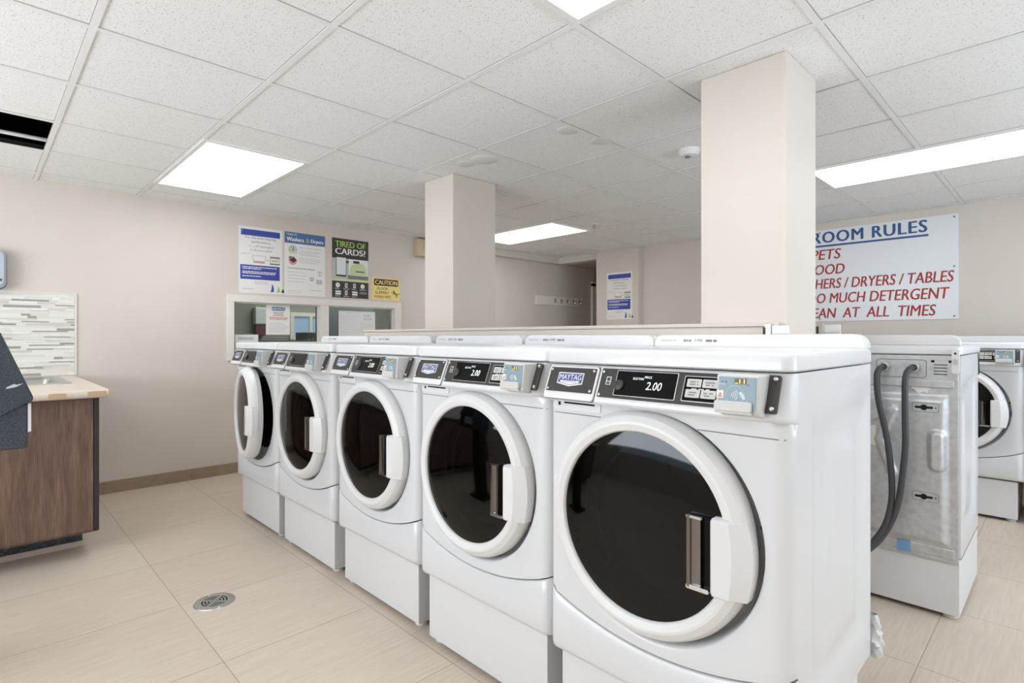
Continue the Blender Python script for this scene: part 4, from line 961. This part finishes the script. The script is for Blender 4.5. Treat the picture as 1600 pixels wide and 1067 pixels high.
    for xx in (-0.28, 0.28):
        for yy in (0.065, 0.605):
            b = MB(); b.lathe(PL((0, 0, 0), (1, 0, 0), (0, 1, 0)), xx, yy, [(0.024, 0.0005), (0.026, 0.006), (0.022, 0.014), (0.012, 0.018), (0.012, 0.024)], 'plastic_white', 16, cap0=True); b.build('foot', t)
    return t

SPOTS = [(-0.757, 'white front-loading washer at the open end of the row, its side panel showing'),
         (-1.463, 'white front-loading washer standing next to the end one, its side hidden'),
         (-2.186, 'middle washer of the front row of five white front-loaders'),
         (-2.922, 'white front-loading washer between the middle one and the one standing ajar'),
         (-3.632, 'white front-loading washer below the window at the far end, round door ajar')]
proto = build_washer(SPOTS[0][1])
def part(root, name):
    for c in root.children:
        if c.name.split('.')[0] == name: return c
washers = []
for i, (x, l) in enumerate(SPOTS):
    w = proto if i == 0 else copy_tree(proto)
    w.location = (x, (1.234, 1.256, 1.272, 1.272, 1.272)[i], 0); w['label'] = l; w['group'] = 'front row of five washers'
    washers.append(w)
for w in washers[3:]:
    for c in [c for p_ in w.children for c in p_.children if c.name.split('.')[0] in ('digits', 'amber_digits')]: bpy.data.objects.remove(c)
part(washers[4], 'door').rotation_euler = (0, 0, math.radians(-9))
# far row along the back wall
far = []
for x, l in ((-0.550, 'white washer against the back wall, dark clothes behind its round glass'), (-1.278, 'white washer against the back wall mostly hidden by the outer column'), (0.157, 'white washer against the back wall just past the picture edge')):
    w = copy_tree(proto); w.location = (x, 4.77, 0); w['label'] = l; w['group'] = 'washers along the back wall'; far.append(w)
# the machine that shows its bare metal back
turned = copy_tree(proto); turned.location = (-0.666, 3.60, 0); turned.rotation_euler = (0, 0, math.pi)
turned['label'] = 'white washer turned around, its galvanised back and two hoses showing'; turned.pop('group', None)
for c in turned.children:                        # its base is as wide as its cabinet
    if c.name.split('.')[0] in ('pedestal', 'foot'): c.scale.x = 1.09
# the white wrap bunched at the end washer's lower back corner
b = MB(); rnd = random.Random(5); pts = []
for i in range(13):
    z = 0.25 + 0.0105 * i
    r0 = 0.021 * (1 - abs(i - 5) / 11) + rnd.uniform(-0.002, 0.003)
    pts.append((0.350 + rnd.uniform(-0.004, 0.004), 0.678, z, r0))
for k, (px, py, pz, pr) in enumerate(pts): pass
def wrap(i, a):
    px, py, pz, pr = pts[i]; q = pr * (1 + 0.22 * math.sin(5 * a + i * 1.7))
    return (px + q * math.cos(a), py + q * math.sin(a), pz)
b.grid(lambda a, i: wrap(i, a), [2 * math.pi * j / 20 for j in range(21)], list(range(13)), 'white_satin')
b.build('vent_cuff', washers[0], angle=60)
far_clothes = MB(); rnd = random.Random(3)
far_clothes.grid(lambda u, v: (0.0 + 0.17 * math.cos(u) * math.sin(v) * (1 + 0.12 * math.sin(3 * u + 5 * v)), 0.20 + 0.15 * math.sin(u) * math.sin(v), 0.66 + 0.15 * math.cos(v) * (1 + 0.15 * math.sin(4 * u))), [2 * math.pi * i / 24 for i in range(25)], [math.pi * i / 14 for i in range(15)], 'denim')
tag(far_clothes.build('clothes', loc=(0, 0, 0)), 'dark blue clothes lying inside the drum of the back wall washer', 'clothes').location = (-0.550, 4.77, 0)

# back of the turned machine
BP = PL((0, 0.6505, 0), (-1, 0, 0), (0, 0, 1))
b = MB(); b.rslab(BP, -0.338, 0.338, 0.245, 1.120, 0, 0.006, 'galvanised', 0.004)
bp = b.build('back_panel', turned, 0.002)
b = MB()
def emb(x, z):
    e = lambda v, a, c, s: max(0.0, min(1.0, (v - a) / s, (c - v) / s)); sm = lambda q: q * q * (3 - 2 * q)
    k = min(e(x, -0.312, 0.312, 0.03), e(z, 0.305, 0.955, 0.035)); h = 0.020 * sm(k)
    for bx0, bx1, bz0, bz1, hh in ((0.243, 0.298, 0.630, 0.800, 0.022), (-0.298, -0.243, 0.630, 0.800, 0.022)):
        dx = max(bx0 + 0.025 - x, x - (bx1 - 0.025), 0); dz = max(bz0 + 0.025 - z, z - (bz1 - 0.025), 0); d = math.hypot(dx, dz)
        h += hh * sm(max(0.0, min(1.0, (0.032 - d) / 0.018)))
    def seg(ax, az, cx_, cz, wd, hh):
        vx, vz = cx_ - ax, cz - az; q = max(0, min(1, ((x - ax) * vx + (z - az) * vz) / (vx * vx + vz * vz))); d = math.hypot(x - ax - q * vx, z - az - q * vz)
        return hh * sm(max(0.0, min(1.0, (wd - d) / (wd * 0.5))))
    h += max(seg(-0.05, 0.80, 0.112, 0.878, 0.022, 0.012), seg(0.112, 0.878, 0.06, 0.74, 0.022, 0.012), seg(0.06, 0.74, 0.112, 0.60, 0.022, 0.012))
    return BP(x, z, 0.006 + h)
b.grid(emb, [-0.314 + 0.628 * i / 120 for i in range(121)], [0.303 + 0.654 * i / 120 for i in range(121)], 'galvanised')
b.build('access_panel', bp, angle=80)
b = MB(); b.rslab(BP, -0.325, 0.325, 0.985, 1.015, 0.004, 0.018, 'galvanised', 0.006); b.build('rail', bp, 0.003)
b = MB(); b.rslab(BP, -0.325, 0.325, 0.262, 0.300, 0.004, 0.010, 'galvanised', 0.004); b.build('rail', bp, 0.003)
b = MB(); b.rslab(BP, 0.048, 0.228, 1.026, 1.100, 0.005, 0.0065, 'galvanised', 0.01); b.rslab(BP, 0.045, 0.231, 1.023, 1.103, 0.0045, 0.0062, 'seam', 0.012); b.text(BP, 'C', 0.115, 1.080, 0.013, 'ink_light', 0.0072); b.text(BP, 'H', 0.142, 1.076, 0.016, 'ink_light', 0.0072); b.build('valve_plate', bp, merge=False)
b = MB()
for i in range(4): b.rslab(BP, 0.255, 0.302, 1.040 + i * 0.0135, 1.0435 + i * 0.0135, 0.0055, 0.0066, 'hole', 0.0015)
for xx in (0.246, 0.306): b.rslab(BP, xx, xx + 0.012, 1.092, 1.102, 0.0055, 0.0066, 'hole')
b.build('vent_slots', bp, merge=False)
b = MB(); b.rslab(BP, 0.318, 0.343, 1.048, 1.150, 0.002, 0.026, 'plastic_white', 0.008); b.disc(BP, 0.330, 1.132, 0.005, 0.0265, 'ink_dark', 12); b.rslab(BP, 0.323, 0.338, 1.085, 1.108, 0.026, 0.029, 'poster_mid', 0.003); b.build('cord_clip', bp, merge=False)
for zz in (0.880, 0.495):
    b = MB(); b.rslab(BP, 0.184, 0.274, zz, zz + 0.036, 0.0255, 0.0275, 'galvanised', 0.008); b.rslab(BP, 0.182, 0.276, zz - 0.002, zz + 0.038, 0.0252, 0.0268, 'seam', 0.009)
    b.disc(BP, 0.224, zz + 0.018, 0.0125, 0.0282, 'hole', 16); b.rslab(BP, 0.192, 0.256, zz + 0.013, zz + 0.023, 0.0275, 0.0281, 'hole', 0.004); b.disc(BP, 0.265, zz + 0.018, 0.003, 0.0282, 'hole', 8)
    b.build('keyhole_plate', bp, merge=False)
b = MB(); pl = [(0.212 + 0.030 * math.cos(a) * (1 + 0.25 * math.sin(5 * a)), 0.975 + 0.016 * math.sin(a) * (1 + 0.3 * math.cos(7 * a))) for a in [2 * math.pi * i / 30 for i in range(30)]]
b.slab(BP, pl, 0.006, 0.0085, 'paper'); b.build('foam_patch', bp, 0.001)
b = MB(); b.rslab(BP, 0.126, 0.174, 0.255, 0.301, 0.0105, 0.0115, 'tape_blue'); b.build('tape', bp)
b = MB(); b.rslab(BP, 0.0, 0.055, 0.965, 0.985, 0.006, 0.0075, 'paper'); b.build('spec_label', bp)
b = MB(); b.rslab(BP, 0.02, 0.048, 0.71, 0.80, 0.027, 0.028, 'paper'); b.build('spec_label', bp)
def hose(x0, z0, pts, name):
    b = MB(); b.tube([BP(x0, z0, 0.006), BP(x0, z0, 0.03)], [0.017, 0.017], 'steel', 14)
    b.tube([BP(x0, z0, 0.028), BP(x0 - 0.003, z0 + 0.002, 0.042)], 0.019, 'steel', 10); b.build('coupling', hs := None)
def catmull(P, n=7):
    out = []; P = [P[0]] + P + [P[-1]]
    for i in range(1, len(P) - 2):
        a, b_, c, d = (Vector(q) for q in P[i - 1:i + 3])
        for k in range(n):
            q = k / n; out.append(0.5 * ((2 * b_) + (c - a) * q + (2 * a - 5 * b_ + 4 * c - d) * q * q + (3 * b_ - a - 3 * c + d) * q ** 3))
    out.append(Vector(P[-2])); return out
for x0, pth in ((0.082, [(0.08, 1.069, 0.03), (0.068, 1.058, 0.062), (0.062, 1.02, 0.078), (0.070, 0.92, 0.085), (0.095, 0.80, 0.09), (0.112, 0.70, 0.10), (0.122, 0.58, 0.10), (0.120, 0.48, 0.10), (0.10, 0.38, 0.11), (0.06, 0.30, 0.13), (0.02, 0.24, 0.17), (-0.03, 0.19, 0.23), (-0.10, 0.16, 0.28)]),
                 (0.192, [(0.19, 1.069, 0.03), (0.176, 1.058, 0.066), (0.168, 1.01, 0.085), (0.168, 0.88, 0.09), (0.170, 0.74, 0.095), (0.162, 0.62, 0.10), (0.148, 0.50, 0.10), (0.122, 0.40, 0.10), (0.08, 0.31, 0.12), (0.03, 0.25, 0.16), (-0.02, 0.20, 0.22), (-0.09, 0.17, 0.27)])):
    b = MB(); b.tube([BP(*p) for p in catmull(pth)], 0.0125, 'hose', 12); h = b.build('hose', turned, angle=80)
    b = MB(); b.lathe(BP, pth[0][0], pth[0][1], [(0.017, 0.006), (0.017, 0.02), (0.021, 0.022), (0.021, 0.036), (0.014, 0.04)], 'steel', 12); b.build('coupling', h)
b = MB(); b.tube([BP(*p) for p in catmull([(-0.02, 1.0, 0.02), (0.0, 0.9, 0.09), (0.018, 0.83, 0.10), (0.030, 0.74, 0.10), (0.032, 0.62, 0.10), (0.022, 0.5, 0.10), (0.0, 0.4, 0.10), (-0.05, 0.3, 0.08)])], 0.006, 'navy_wire', 10); b.build('power_cord', turned, angle=80)

# little brackets by the outer column
def bracket(x, y, z, label):
    t = empty('hose_bracket', (x, y, z), label, 'bracket', 'small hose brackets')
    b = MB(); b.box(-0.012, 0.012, -0.012, 0.012, -0.03, 0.035, 'steel'); b.box(-0.016, -0.008, -0.018, -0.01, -0.01, 0.022, 'ink_dark'); b.build('clip', t, 0.002, merge=False)
    b = MB(); b.box(0.012, 0.075, -0.006, 0.004, -0.045, 0.028, 'mirror_plastic'); b.box(0.012, 0.075, -0.009, -0.006, -0.006, -0.002, 'poster_mid'); b.build('plate', t, 0.002, merge=False)
bracket(-0.795, 2.135, 1.216, 'small grey and white bracket on the end of the half wall')
bracket(-0.762, 2.642, 1.226, 'small grey and white bracket on the far corner of the outer column')
